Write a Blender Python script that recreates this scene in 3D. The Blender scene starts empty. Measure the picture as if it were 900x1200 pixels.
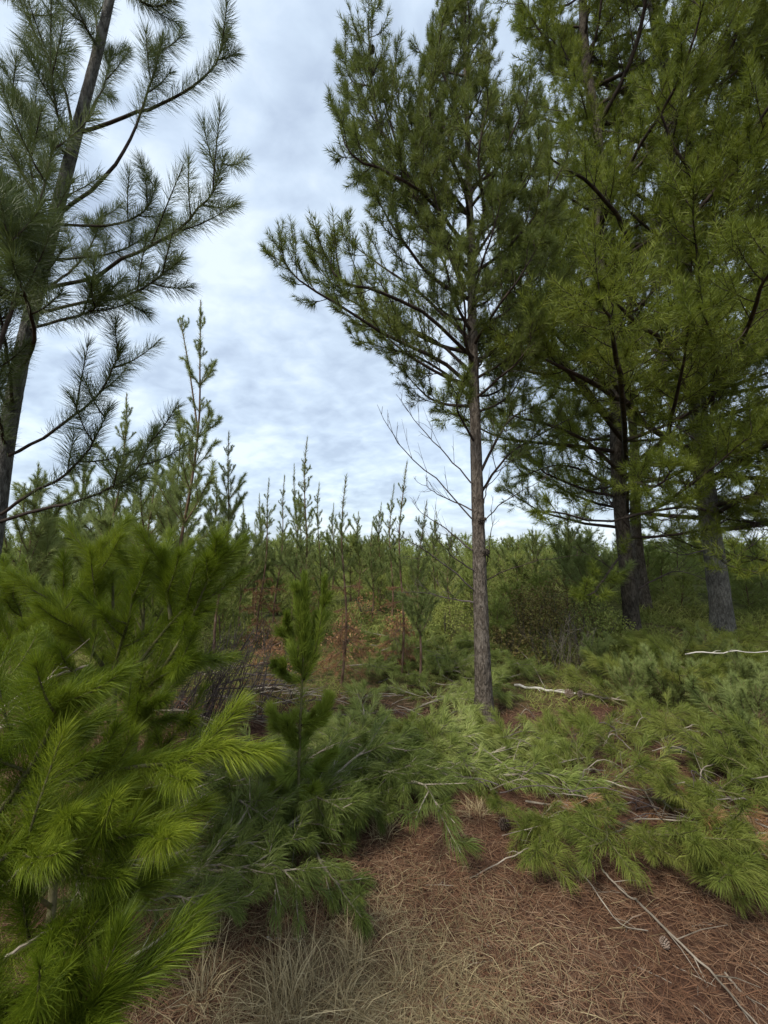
import bpy, math
import numpy as np
from mathutils import Vector, noise as mnoise

S = bpy.context.scene
C = bpy.context.collection
rng = np.random.default_rng(11)
R = math.radians

# ------------------------------------------------------------------ camera
CAMZ, PITCH, F = 1.6, R(6.2), 460.0
cam_d = bpy.data.cameras.new('camera')
cam_d.sensor_fit = 'VERTICAL'; cam_d.sensor_height = 36.0; cam_d.lens = 36.0*F/1200.0
cam_d.clip_start = 0.05; cam_d.clip_end = 3000
cam = bpy.data.objects.new('camera', cam_d); C.objects.link(cam)
cam.location = (0, 0, CAMZ); cam.rotation_euler = (math.pi/2+PITCH, 0, 0)
S.camera = cam
# ------------------------------------------------------------------ render settings
S.view_settings.view_transform = 'Standard'; S.view_settings.look = 'None'
S.view_settings.gamma = 1.0; S.view_settings.exposure = 1.4
S.cycles.use_denoising = True
S.cycles.max_bounces = 7; S.cycles.diffuse_bounces = 5; S.cycles.glossy_bounces = 2
S.cycles.transmission_bounces = 3; S.cycles.transparent_max_bounces = 4
S.cycles.sample_clamp_indirect = 4.0
# ------------------------------------------------------------------ sun and sky
SUN_EL, SUN_ROT = R(50), R(-138)
sv = Vector((math.sin(SUN_ROT)*math.cos(SUN_EL), math.cos(SUN_ROT)*math.cos(SUN_EL), math.sin(SUN_EL)))
sd = bpy.data.lights.new('sun', 'SUN'); sd.energy = 1.5; sd.angle = R(14); sd.color = (1, .95, .86)
so = bpy.data.objects.new('sun', sd); C.objects.link(so)
so.rotation_euler = sv.to_track_quat('Z', 'Y').to_euler(); so.location = (-20, -5, 40)

W = bpy.data.worlds.new('World'); S.world = W; W.use_nodes = True
nt = W.node_tree; nt.nodes.clear()
def nd(t, **k):
    n = nt.nodes.new(t)
    for a, b in k.items():
        if a.startswith('i_'): n.inputs[a[2:].replace('_', ' ')].default_value = b
        else: setattr(n, a, b)
    return n
out = nd('ShaderNodeOutputWorld'); bg = nd('ShaderNodeBackground', i_Strength=0.1)
sky = nd('ShaderNodeTexSky', sky_type='NISHITA', sun_disc=False, sun_elevation=SUN_EL, sun_rotation=SUN_ROT)
sky.air_density = 1.2; sky.dust_density = 1.5
tc = nd('ShaderNodeTexCoord'); sep = nd('ShaderNodeSeparateXYZ')
nt.links.new(tc.outputs['Generated'], sep.inputs[0])
za = nd('ShaderNodeMath', operation='ADD'); za.inputs[1].default_value = .34
zm = nd('ShaderNodeMath', operation='MAXIMUM'); zm.inputs[1].default_value = 0.0
nt.links.new(sep.outputs['Z'], zm.inputs[0]); nt.links.new(zm.outputs[0], za.inputs[0])
dx = nd('ShaderNodeMath', operation='DIVIDE'); dy = nd('ShaderNodeMath', operation='DIVIDE')
nt.links.new(sep.outputs['X'], dx.inputs[0]); nt.links.new(za.outputs[0], dx.inputs[1])
nt.links.new(sep.outputs['Y'], dy.inputs[0]); nt.links.new(za.outputs[0], dy.inputs[1])
cb = nd('ShaderNodeCombineXYZ'); nt.links.new(dx.outputs[0], cb.inputs[0]); nt.links.new(dy.outputs[0], cb.inputs[1])
mp = nd('ShaderNodeMapping'); mp.inputs['Rotation'].default_value = (0, 0, R(35)); mp.inputs['Scale'].default_value = (1.0, 1.3, 1)
nt.links.new(cb.outputs[0], mp.inputs[0])
n1 = nd('ShaderNodeTexNoise', i_Scale=2.6, i_Detail=4.0, i_Roughness=.5, i_Distortion=.25)
n2 = nd('ShaderNodeTexNoise', i_Scale=11.0, i_Detail=5.0, i_Roughness=.52, i_Distortion=.3)
for n in (n1, n2): nt.links.new(mp.outputs[0], n.inputs['Vector'])
mx = nd('ShaderNodeMath', operation='MULTIPLY_ADD'); mx.inputs[1].default_value = .5
nt.links.new(n2.outputs[0], mx.inputs[0]); nt.links.new(n1.outputs[0], mx.inputs[2])
cr = nd('ShaderNodeValToRGB')
cr.color_ramp.elements[0].position = .58; cr.color_ramp.elements[1].position = .92
cr.color_ramp.elements[0].color = (2.1, 2.5, 3.1, 1); cr.color_ramp.elements[1].color = (3.6, 4.05, 4.5, 1)
e = cr.color_ramp.elements.new(.75); e.color = (2.75, 3.25, 3.85, 1)
nt.links.new(mx.outputs[0], cr.inputs[0])
mixc = nd('ShaderNodeMix', data_type='RGBA'); mixc.inputs[0].default_value = .86
nt.links.new(sky.outputs[0], mixc.inputs[6]); nt.links.new(cr.outputs[0], mixc.inputs[7])
nt.links.new(mixc.outputs[2], bg.inputs[0]); nt.links.new(bg.outputs[0], out.inputs[0])

# ------------------------------------------------------------------ picture geometry helpers
cp, sp = math.cos(PITCH), math.sin(PITCH)
def ray(px, py):
    u = (px-450)/F; v = (600-py)/F
    return np.array([u, cp - v*sp, sp + v*cp])
def P(px, py, Y):
    d = ray(px, py); return np.array([0, 0, CAMZ]) + d*(Y/d[1])
def PL(pts):  # pts [(px,py,Y)]
    return np.array([P(*p) for p in pts])
def sm(a, b, x):
    t = np.clip((x-a)/(b-a), 0, 1); return t*t*(3-2*t)
def H(x, y):
    x = np.asarray(x, float); y = np.asarray(y, float)
    h = 1.3*(1-np.exp(-np.maximum(y-5.3, 0)/8.5)) - sm(45, 90, y)*2.5
    h = h + .10*np.sin(x*.9+1.3)*np.sin(y*.8+.4)*sm(3, 7, y) + .03*np.sin(x*2.7+y*1.9)*sm(1.5, 4, y)
    h = h + .14*np.exp(-((x-2.3)/1.3)**2-((y-2.75)/.6)**2)      # slash mound, right
    h = h + .07*np.exp(-((x+1.0)/1.0)**2-((y-2.3)/.7)**2)       # slash mound, left
    h = h + .12*np.exp(-((x+2.6)/1.2)**2-((y-4.6)/1.0)**2)
    return h
def G(px, py):
    d = ray(px, py); t0 = 0.3
    for k in range(4000):
        t = t0 + k*.02*(1+k*.01); p = np.array([0, 0, CAMZ]) + d*t
        if p[2] <= H(p[0], p[1]): return p
    return p

# ------------------------------------------------------------------ materials
def mat(name, cols, rough=.7, transl=0.0, scale=3.0, bump=0.0, bscale=30., use_tint=True, stretch=(1, 1, 1), spec=.3, objvar=.25, mixn=.5):
    m = bpy.data.materials.new(name); m.use_nodes = True
    t = m.node_tree; t.nodes.clear(); L = t.links.new
    o = t.nodes.new('ShaderNodeOutputMaterial'); b = t.nodes.new('ShaderNodeBsdfPrincipled')
    b.inputs['Roughness'].default_value = rough; b.inputs['Specular IOR Level'].default_value = spec
    co = t.nodes.new('ShaderNodeTexCoord'); mpn = t.nodes.new('ShaderNodeMapping'); mpn.inputs['Scale'].default_value = stretch
    L(co.outputs['Object'], mpn.inputs[0])
    nz = t.nodes.new('ShaderNodeTexNoise'); nz.inputs['Scale'].default_value = scale; nz.inputs['Detail'].default_value = 4
    L(mpn.outputs[0], nz.inputs['Vector'])
    rp = t.nodes.new('ShaderNodeValToRGB'); el = rp.color_ramp.elements
    el[0].position = .0; el[0].color = (*cols[0], 1); el[1].position = 1.; el[1].color = (*cols[-1], 1)
    for i, c in enumerate(cols[1:-1]): x = el.new((i+1)/(len(cols)-1)); x.color = (*c, 1)
    st = t.nodes.new('ShaderNodeMapRange'); st.inputs[1].default_value = .28; st.inputs[2].default_value = .72
    L(nz.outputs[0], st.inputs[0]); fac = st.outputs[0]
    if use_tint:
        at = t.nodes.new('ShaderNodeAttribute'); at.attribute_name = 'tint'
        mi = t.nodes.new('ShaderNodeMix'); mi.inputs[0].default_value = mixn
        L(at.outputs['Fac'], mi.inputs[2]); L(fac, mi.inputs[3]); fac = mi.outputs[0]
    if objvar:
        oi = t.nodes.new('ShaderNodeObjectInfo'); ma = t.nodes.new('ShaderNodeMath'); ma.operation = 'MULTIPLY_ADD'
        ma.inputs[1].default_value = objvar
        s2 = t.nodes.new('ShaderNodeMath'); s2.operation = 'SUBTRACT'; s2.inputs[1].default_value = .5*objvar
        L(oi.outputs['Random'], ma.inputs[0]); L(fac, ma.inputs[2]); L(ma.outputs[0], s2.inputs[0]); fac = s2.outputs[0]
    L(fac, rp.inputs[0]); L(rp.outputs[0], b.inputs['Base Color'])
    if bump:
        n3 = t.nodes.new('ShaderNodeTexNoise'); n3.inputs['Scale'].default_value = bscale; n3.inputs['Detail'].default_value = 5
        L(mpn.outputs[0], n3.inputs['Vector'])
        bp = t.nodes.new('ShaderNodeBump'); bp.inputs['Strength'].default_value = bump; bp.inputs['Distance'].default_value = .02
        L(n3.outputs[0], bp.inputs['Height']); L(bp.outputs[0], b.inputs['Normal'])
    if transl:
        tr = t.nodes.new('ShaderNodeBsdfTranslucent'); L(rp.outputs[0], tr.inputs[0])
        ms = t.nodes.new('ShaderNodeMixShader'); ms.inputs[0].default_value = transl
        L(b.outputs[0], ms.inputs[1]); L(tr.outputs[0], ms.inputs[2]); L(ms.outputs[0], o.inputs[0])
    else: L(b.outputs[0], o.inputs[0])
    return m
M = {
 'n_sapling': mat('needles_sapling', [(.09,.13,.015),(.19,.25,.03),(.32,.36,.06)], .55, .4),
 'n_dark': mat('needles_dark_pine', [(.06,.085,.016),(.14,.175,.032),(.24,.265,.065)], .55, .38),
 'n_mid': mat('needles_pine', [(.08,.105,.014),(.18,.22,.026),(.29,.31,.05)], .55, .38),
 'n_left': mat('needles_grey_green', [(.05,.07,.022),(.10,.13,.036),(.17,.195,.06)], .5, .3),
 'n_stand': mat('needles_slope_pine', [(.13,.165,.035),(.27,.32,.075),(.40,.42,.13)], .55, .4),
 'n_bright': mat('needles_fresh_yellow_green', [(.05,.08,.006),(.14,.19,.012),(.30,.34,.03)], .5, .38),
 'n_young': mat('needles_young_pine', [(.12,.155,.045),(.26,.31,.095),(.40,.43,.18)], .55, .38),
 'n_cut_shade': mat('needles_cut_shade_dark', [(.06,.085,.014),(.11,.145,.026),(.19,.22,.055)], .55, .25),  # cut needles coloured darker to paint in the shade on the left heap
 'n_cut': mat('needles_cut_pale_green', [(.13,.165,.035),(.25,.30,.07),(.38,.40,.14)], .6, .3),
 'n_cutr': mat('needles_cut_yellow_green', [(.07,.095,.014),(.15,.185,.028),(.28,.29,.065)], .6, .3),
 'n_dead': mat('needles_dead_red', [(.15,.07,.03),(.31,.16,.07),(.44,.27,.14)], .7, .15),
 'bark_young': mat('bark_young_reddish', [(.06,.032,.02),(.14,.085,.055),(.22,.16,.12)], .85, 0, 20, .4, 60, False, (1,1,.5), .15, .2),
 'wood': mat('twig_bark', [(.018,.013,.010),(.045,.033,.025),(.08,.06,.045)], .85, 0, 12, .3, 50, False, (1,1,1), .15, .2),
 'wood_green': mat('green_shoot_bark', [(.05,.055,.02),(.11,.10,.045),(.17,.15,.08)], .8, 0, 12, .2, 50, False, (1,1,1), .15, .2),
 'wood_pale': mat('weathered_twig', [(.12,.10,.075),(.24,.20,.155),(.38,.33,.26)], .85, 0, 10, .3, 50, False, (1,1,1), .15, .3),
 'wood_grey': mat('grey_purple_twig', [(.035,.025,.024),(.085,.066,.062),(.16,.13,.12)], .85, 0, 10, .3, 50, False, (1,1,1), .15, .3),
 'white_wood': mat('bleached_wood', [(.32,.29,.25),(.52,.48,.42),(.68,.64,.56)], .8, 0, 9, .3, 60, False, (1,1,1), .2, .1),
 'litter': mat('fallen_needles', [(.055,.024,.013),(.15,.072,.038),(.22,.13,.075),(.32,.225,.145)], .8, 0, 2.2, 0, 1, True, (1,1,1), .2, 0, .35),
 'straw': mat('dry_grass', [(.13,.095,.045),(.32,.25,.13),(.52,.43,.25)], .7, .15, 2.5, 0, 1, True, (1,1,1), .25, .15, .4),
 'fgrass': mat('green_undergrowth', [(.11,.13,.025),(.24,.27,.06),(.37,.37,.12)], .7, .25, .9, 0, 1, True, (1,1,1), .2, 0, .5),
 'bracken': mat('rusty_undergrowth', [(.055,.04,.016),(.13,.095,.035),(.19,.17,.05),(.24,.12,.05)], .7, .2, 2.5, 0, 1, True, (1,1,1), .2, 0, .5),
 'cone': mat('open_cone_scale', [(.10,.065,.045),(.22,.16,.12),(.40,.33,.27)], .75, 0, 30, 0, 1, True, (1,1,1), .2, .3),
}
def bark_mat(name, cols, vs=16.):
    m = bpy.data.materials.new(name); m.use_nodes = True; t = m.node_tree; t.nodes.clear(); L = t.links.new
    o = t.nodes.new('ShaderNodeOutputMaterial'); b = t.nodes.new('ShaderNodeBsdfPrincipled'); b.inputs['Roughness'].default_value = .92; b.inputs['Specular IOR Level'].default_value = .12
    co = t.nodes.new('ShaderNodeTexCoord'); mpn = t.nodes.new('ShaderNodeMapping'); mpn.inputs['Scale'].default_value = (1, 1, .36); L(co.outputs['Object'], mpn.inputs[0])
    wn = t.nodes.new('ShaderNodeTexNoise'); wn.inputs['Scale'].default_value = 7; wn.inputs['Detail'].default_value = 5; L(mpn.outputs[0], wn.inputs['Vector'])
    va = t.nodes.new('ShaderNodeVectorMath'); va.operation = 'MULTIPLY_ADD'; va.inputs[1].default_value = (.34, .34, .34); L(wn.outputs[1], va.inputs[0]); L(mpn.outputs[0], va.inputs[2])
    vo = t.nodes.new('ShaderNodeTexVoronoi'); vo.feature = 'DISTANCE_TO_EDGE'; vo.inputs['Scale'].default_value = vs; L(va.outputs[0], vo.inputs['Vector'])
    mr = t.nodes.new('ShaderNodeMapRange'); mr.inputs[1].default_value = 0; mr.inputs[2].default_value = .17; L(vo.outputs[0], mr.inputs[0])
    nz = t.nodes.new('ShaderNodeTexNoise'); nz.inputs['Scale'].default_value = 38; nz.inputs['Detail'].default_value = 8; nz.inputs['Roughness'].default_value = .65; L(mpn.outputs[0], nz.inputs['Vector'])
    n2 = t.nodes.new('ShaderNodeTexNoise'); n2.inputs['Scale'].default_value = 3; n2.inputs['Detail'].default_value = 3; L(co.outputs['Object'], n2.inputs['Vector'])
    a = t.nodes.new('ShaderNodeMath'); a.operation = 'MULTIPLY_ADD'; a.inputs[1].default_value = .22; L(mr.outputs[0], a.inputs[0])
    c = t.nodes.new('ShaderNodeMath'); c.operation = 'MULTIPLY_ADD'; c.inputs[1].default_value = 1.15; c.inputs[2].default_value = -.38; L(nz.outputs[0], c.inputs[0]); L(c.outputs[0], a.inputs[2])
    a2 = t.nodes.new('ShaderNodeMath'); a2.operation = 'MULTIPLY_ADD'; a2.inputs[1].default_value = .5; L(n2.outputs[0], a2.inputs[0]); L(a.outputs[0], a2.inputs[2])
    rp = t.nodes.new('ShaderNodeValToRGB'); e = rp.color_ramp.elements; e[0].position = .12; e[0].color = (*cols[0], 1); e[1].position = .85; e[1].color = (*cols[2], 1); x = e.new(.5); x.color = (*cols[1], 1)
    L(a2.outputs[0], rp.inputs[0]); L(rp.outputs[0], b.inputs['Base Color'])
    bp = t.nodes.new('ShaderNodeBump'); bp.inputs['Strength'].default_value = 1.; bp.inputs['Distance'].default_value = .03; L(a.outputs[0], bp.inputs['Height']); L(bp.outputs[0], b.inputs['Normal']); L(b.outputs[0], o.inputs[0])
    return m
M['bark'] = bark_mat('bark_grey_brown', [(.022,.017,.013),(.10,.080,.062),(.22,.185,.15)])
M['bark_grey'] = bark_mat('bark_grey', [(.022,.020,.017),(.10,.093,.080),(.21,.20,.175)])
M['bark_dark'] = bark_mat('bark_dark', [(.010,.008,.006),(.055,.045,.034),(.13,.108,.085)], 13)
# ground material: reddish needle litter near, turning to mossy green slope and straw patches
def ground_mat():
    m = bpy.data.materials.new('forest_floor'); m.use_nodes = True; t = m.node_tree; t.nodes.clear(); L = t.links.new
    o = t.nodes.new('ShaderNodeOutputMaterial'); b = t.nodes.new('ShaderNodeBsdfPrincipled'); b.inputs['Roughness'].default_value = .95
    b.inputs['Specular IOR Level'].default_value = .1
    g = t.nodes.new('ShaderNodeNewGeometry')
    def nz(s, d=6, r=.6):
        n = t.nodes.new('ShaderNodeTexNoise'); n.inputs['Scale'].default_value = s; n.inputs['Detail'].default_value = d; n.inputs['Roughness'].default_value = r
        L(g.outputs['Position'], n.inputs['Vector']); return n.outputs[0]
    def ramp(f, cs):
        r = t.nodes.new('ShaderNodeValToRGB'); e = r.color_ramp.elements
        e[0].position, e[0].color = cs[0][0], (*cs[0][1], 1); e[1].position, e[1].color = cs[-1][0], (*cs[-1][1], 1)
        for p_, c_ in cs[1:-1]: x = e.new(p_); x.color = (*c_, 1)
        L(f, r.inputs[0]); return r.outputs[0]
    red = ramp(nz(38), [(.3, (.035,.018,.012)), (.5, (.085,.043,.028)), (.7, (.15,.09,.06))])
    grn = ramp(nz(9), [(.3, (.045,.05,.015)), (.5, (.10,.105,.03)), (.7, (.17,.16,.055))])
    at = t.nodes.new('ShaderNodeAttribute'); at.attribute_name = 'green'
    ad = t.nodes.new('ShaderNodeMath'); ad.operation = 'MULTIPLY_ADD'; ad.inputs[1].default_value = .7
    L(nz(1.6), ad.inputs[0]); L(at.outputs['Fac'], ad.inputs[2])
    mr = t.nodes.new('ShaderNodeMapRange'); mr.inputs[1].default_value = .55; mr.inputs[2].default_value = .95; L(ad.outputs[0], mr.inputs[0])
    mi = t.nodes.new('ShaderNodeMix'); mi.data_type = 'RGBA'; L(mr.outputs[0], mi.inputs[0]); L(red, mi.inputs[6]); L(grn, mi.inputs[7])
    L(mi.outputs[2], b.inputs['Base Color'])
    bp = t.nodes.new('ShaderNodeBump'); bp.inputs['Strength'].default_value = .8; bp.inputs['Distance'].default_value = .02
    L(nz(60, 8, .7), bp.inputs['Height']); L(bp.outputs[0], b.inputs['Normal']); L(b.outputs[0], o.inputs[0])
    return m

# ------------------------------------------------------------------ geometry accumulators
class Acc:
    def __init__(s): s.v = []; s.q = []; s.t = []; s.qm = []; s.tm = []; s.n = 0; s.tint = []
    def add(s, v, q=None, t=None, mi=0, tint=None):
        v = np.asarray(v, np.float32).reshape(-1, 3)
        if q is not None and len(q): s.q.append(np.asarray(q)+s.n); s.qm.append(np.full(len(q), mi))
        if t is not None and len(t): s.t.append(np.asarray(t)+s.n); s.tm.append(np.full(len(t), mi))
        s.v.append(v); s.n += len(v)
        s.tint.append(np.full(len(v), .5, np.float32) if tint is None else np.asarray(tint, np.float32))
    def merge(s, o, mi):
        for v, ti in zip(o.v, o.tint): s.v.append(v); s.tint.append(ti)
        for q in o.q: s.q.append(q+s.n); s.qm.append(np.full(len(q), mi))
        for t in o.t: s.t.append(t+s.n); s.tm.append(np.full(len(t), mi))
        s.n += o.n; return s
def mesh(name, a, mats, origin=(0, 0, 0), smooth=False):
    me = bpy.data.meshes.new(name)
    if a.n == 0: return me
    v = np.concatenate(a.v) - np.asarray(origin, np.float32)
    q = np.concatenate(a.q) if a.q else np.zeros((0, 4), int)
    t = np.concatenate(a.t) if a.t else np.zeros((0, 3), int)
    me.vertices.add(len(v)); me.vertices.foreach_set('co', v.astype(np.float32).ravel())
    loops = np.concatenate([q.ravel(), t.ravel()]).astype(np.int32)
    me.loops.add(len(loops)); me.loops.foreach_set('vertex_index', loops)
    tot = np.concatenate([np.full(len(q), 4), np.full(len(t), 3)]).astype(np.int32)
    me.polygons.add(len(tot)); st = np.concatenate([[0], np.cumsum(tot)[:-1]]).astype(np.int32)
    me.polygons.foreach_set('loop_start', st)
    mi = np.concatenate(a.qm+a.tm).astype(np.int32); 
    for m in mats: me.materials.append(m)
    me.polygons.foreach_set('material_index', mi)
    if smooth: me.polygons.foreach_set('use_smooth', np.ones(len(tot), bool))
    at = me.attributes.new('tint', 'FLOAT', 'POINT'); at.data.foreach_set('value', np.concatenate(a.tint))
    me.update(calc_edges=True)
    return me
def link(name, me, parent=None, label=None):
    o = bpy.data.objects.new(name, me); C.objects.link(o)
    if parent is not None: o.parent = parent
    if label: o['label'] = label
    return o
def tag(o, label, cat=None, group=None, kind=None):
    o['label'] = label
    if cat: o['category'] = cat
    if group: o['group'] = group
    if kind: o['kind'] = kind
    return o
def thing(name, label, cat, loc, rz=0, group=None, scale=1):
    o = bpy.data.objects.new(name, None); C.objects.link(o); o.location = [float(c) for c in loc]; o.rotation_euler = (0, 0, rz)
    o.scale = (scale,)*3; o.empty_display_size = .2
    return tag(o, label, cat, group)

def nrm(v): return v/(np.linalg.norm(v, axis=-1, keepdims=True)+1e-9)
def smooth_path(pts, n):
    pts = np.asarray(pts, float); K = len(pts)
    if K == 2: return pts[0]+(pts[1]-pts[0])*np.linspace(0, 1, n)[:, None]
    e = np.vstack([2*pts[0]-pts[1], pts, 2*pts[-1]-pts[-2]])
    u = np.linspace(0, K-1-1e-6, n); i = u.astype(int); f = (u-i)[:, None]
    a, b, c, d = e[i], e[i+1], e[i+2], e[i+3]
    return .5*(2*b+(c-a)*f+(2*a-5*b+4*c-d)*f**2+(3*b-a-3*c+d)*f**3)
def tube(A, pts, r, sides=5, mi=0, cap=False):
    pts = np.asarray(pts, float); K = len(pts); r = np.broadcast_to(np.asarray(r, float), (K,))
    T = nrm(np.gradient(pts, axis=0)); mT = np.abs(T.mean(0)); ref = np.zeros(3); ref[int(np.argmin(mT))] = 1
    U = nrm(np.cross(T, ref)); V = np.cross(T, U)
    a = np.arange(sides)*2*math.pi/sides
    ring = pts[:, None]+r[:, None, None]*(U[:, None]*np.cos(a)[None, :, None]+V[:, None]*np.sin(a)[None, :, None])
    k = np.arange(K-1)[:, None]*sides; j = np.arange(sides)[None]; j2 = (j+1) % sides
    q = np.stack([k+j, k+j2, k+sides+j2, k+sides+j], -1).reshape(-1, 4)
    v = ring.reshape(-1, 3); tr = []
    if cap:
        v = np.vstack([v, pts[-1], pts[0]]); tr = [[(K-1)*sides+i, (K-1)*sides+(i+1) % sides, K*sides] for i in range(sides)]
        tr += [[(i+1) % sides, i, K*sides+1] for i in range(sides)]
    A.add(v, q, tr, mi)
def needles(A, path, n, ln, w, a0=.35, ang=62, seg=1, tipang=22, droop=.25, base=.0, rg=None, mi=0):
    """n needles round the part of path from fraction a0 to 1, folding forward at the tip"""
    g = rg or rng; n = int(n)
    if n < 1: return
    path = np.asarray(path, float); K = len(path)
    t = a0+(1-a0)*g.random(n)**.85; u = t*(K-1); i = np.minimum(u.astype(int), K-2); f = (u-i)[:, None]
    p = path[i]*(1-f)+path[i+1]*f; T = nrm(path[i+1]-path[i])
    rv = g.normal(size=(n, 3)); Rr = nrm(rv-(rv*T).sum(1)[:, None]*T)
    tt = (t-a0)/(1-a0)
    an = np.radians(ang*(1-tt**3)+tipang*tt**3+g.normal(0, 9, n))[:, None]
    d = nrm(T*np.cos(an)+Rr*np.sin(an)); L = (ln*g.uniform(.7, 1.12, n)*(1-.25*tt**6))[:, None]
    sd_ = nrm(np.cross(d, g.normal(size=(n, 3))))*w*.5
    down = np.array([0, 0, -1.])*droop; ti = np.clip(.5+g.normal(0, .22, n)+base, 0, 1)
    tip = p+nrm(d+down*.8+T*.25)*L if seg > 1 else p+nrm(d+down*.4)*L
    if seg > 1:
        m = p+d*L*.5
        v = np.stack([p-sd_*.7, p+sd_*.7, m+sd_, m-sd_, tip], 1).reshape(-1, 3); b = np.arange(n)[:, None]*5
        A.add(v, b+np.array([[0, 1, 2, 3]]), b+np.array([[3, 2, 4]]), mi, np.repeat(ti, 5))
    else:
        v = np.stack([p-sd_, p+sd_, tip], 1).reshape(-1, 3); b = np.arange(n)[:, None]*3
        A.add(v, None, b+np.array([[0, 1, 2]]), mi, np.repeat(ti, 3))

def grow(Wd, Nd, pts, r0, n=10, tl=.45, first=.25, ang=48, up=.35, sub=2, nn=60, nl=.08, nw=.004, seg=1, sa=.3, npath=12,
         flat=.4, r1=None, tipn=1.6, bare=0.0, sides=6, nang=58, tipfrac=.45, droop=.2, rg=None, tw=.0035):
    """a pine limb: woody axis, side twigs curving upward, needle brushes on the outer part of each"""
    g = rg or rng
    ax = smooth_path(pts, npath); L = np.linalg.norm(np.diff(ax, axis=0), axis=1).sum()
    ax[1:-1] += g.normal(0, .008*L/ max(1, npath**.5), (npath-2, 3))
    s = np.linspace(0, 1, npath); tube(Wd, ax, r0*(1-s)**.8+(r1 if r1 is not None else max(.0025, r0*.16)), sides)
    needles(Nd, ax, nn*tipn*max(1, L*.6), nl, nw, 1-tipfrac*min(1, .8/max(L, .1)) if L > .8 else 1-tipfrac, nang, seg, droop=droop, rg=g)
    ph = g.random()*6.28
    for i in range(n):
        f = first+(1-first)*(i+g.random()*.8)/n
        if g.random() < bare: continue
        u = f*(npath-1); k = min(int(u), npath-2); p = ax[k]+(ax[k+1]-ax[k])*(u-k); T = nrm(ax[k+1]-ax[k])
        ph += 2.4+g.normal(0, .3)
        a = nrm(np.cross(T, [0, 0, 1.]) if abs(T[2]) < .9 else np.array([1., 0, 0])); b = np.cross(a, T)
        Rd = a*math.cos(ph)+b*math.sin(ph)*(1-flat)
        aa = R(ang+g.normal(0, 10)); d = nrm(T*math.cos(aa)+nrm(Rd)*math.sin(aa))
        l = tl*(1-.55*f)*g.uniform(.65, 1.25)
        x = np.linspace(0, 1, 5)[:, None]
        tp = p+d*l*x+np.array([0, 0, 1.])*up*l*x*x+T*.15*l*x*x
        tube(Wd, tp, np.linspace(max(tw*1.5, r0*.28*(1-.5*f)), tw*.6, 5), 4)
        needles(Nd, tp, nn, nl, nw, sa, nang, seg, droop=droop, rg=g)
        for j in range(sub):
            fj = g.uniform(.25, .8); pj = p+d*l*fj+np.array([0, 0, 1.])*up*l*fj*fj
            dj = nrm(d+nrm(g.normal(size=3))*.75+np.array([0, 0, .25])); lj = l*g.uniform(.35, .6)
            x4 = np.linspace(0, 1, 4)[:, None]; sj = pj+dj*lj*x4+np.array([0, 0, 1.])*up*lj*x4*x4
            tube(Wd, sj, np.linspace(tw, tw*.5, 4), 3)
            needles(Nd, sj, nn*.7, nl, nw, sa*.7, nang, seg, droop=droop, rg=g)

# ------------------------------------------------------------------ ground sheet
def build_ground():
    xs = np.concatenate([-np.geomspace(400, 9, 26), np.linspace(-8.8, 8.8, 177), np.geomspace(9, 400, 26)])
    ys = np.concatenate([-np.geomspace(200, 3, 14), np.linspace(-2.8, 9.9, 128), np.geomspace(10, 900, 50)])
    X, Y = np.meshgrid(xs, ys); Z = H(X, Y)
    near = (np.abs(X) < 9) & (Y > -3) & (Y < 12)
    nz = np.array([mnoise.noise((x*3.1, y*3.1, 0))*.022+mnoise.noise((x*9, y*9, 4))*.010 if k else 0 for x, y, k in zip(X.ravel(), Y.ravel(), near.ravel())]).reshape(X.shape)
    Z = Z+nz
    nx, ny = len(xs), len(ys); i = np.arange(ny-1)[:, None]*nx+np.arange(nx-1)[None]
    q = np.stack([i, i+1, i+nx+1, i+nx], -1).reshape(-1, 4)
    A = Acc(); A.add(np.stack([X, Y, Z], -1), q)
    me = mesh('ground', A, [ground_mat()], smooth=True)
    g = sm(3.0, 6.5, Y)*.75
    at = me.attributes.new('green', 'FLOAT', 'POINT'); at.data.foreach_set('value', g.astype(np.float32).ravel())
    o = link('ground', me); tag(o, 'red brown needle-strewn forest floor rising into a green slope', kind='structure')
build_ground()

# ------------------------------------------------------------------ trunks with real relief
def trunk_mesh(name, pts, radii, m, origin, sides=20, n=60, rough=.08, flare=.5, furrow=3.0):
    ax = smooth_path(pts, n); rr = np.interp(np.linspace(0, 1, n), np.linspace(0, 1, len(radii)), radii)
    dist = np.concatenate([[0], np.cumsum(np.linalg.norm(np.diff(ax, axis=0), axis=1))])
    rr = rr*(1+flare*np.exp(-dist/.18))
    T = nrm(np.gradient(ax, axis=0)); U = nrm(np.cross(T, [0, 1, 0])); V = np.cross(T, U)
    a = np.arange(sides)*2*math.pi/sides; v = np.zeros((n, sides, 3))
    for i in range(n):
        for j in range(sides):
            c, s_ = math.cos(a[j]), math.sin(a[j]); r = rr[i]
            k = furrow
            nn_ = mnoise.noise((c*k, s_*k, dist[i]*k*.9))+.6*mnoise.noise((c*k*2.6+7, s_*k*2.6, dist[i]*k*2.4))
            root = .25*math.exp(-dist[i]/.12)*math.cos(a[j]*5+1)
            ridge = 1-abs(nn_)*1.6
            v[i, j] = ax[i]+(U[i]*c+V[i]*s_)*r*(1+rough*ridge+root*flare)
    A = Acc(); k = np.arange(n-1)[:, None]*sides; j = np.arange(sides)[None]; j2 = (j+1) % sides
    q = np.stack([k+j, k+j2, k+sides+j2, k+sides+j], -1).reshape(-1, 4)
    A.add(v, q); return mesh(name, A, [m], origin)

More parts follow.
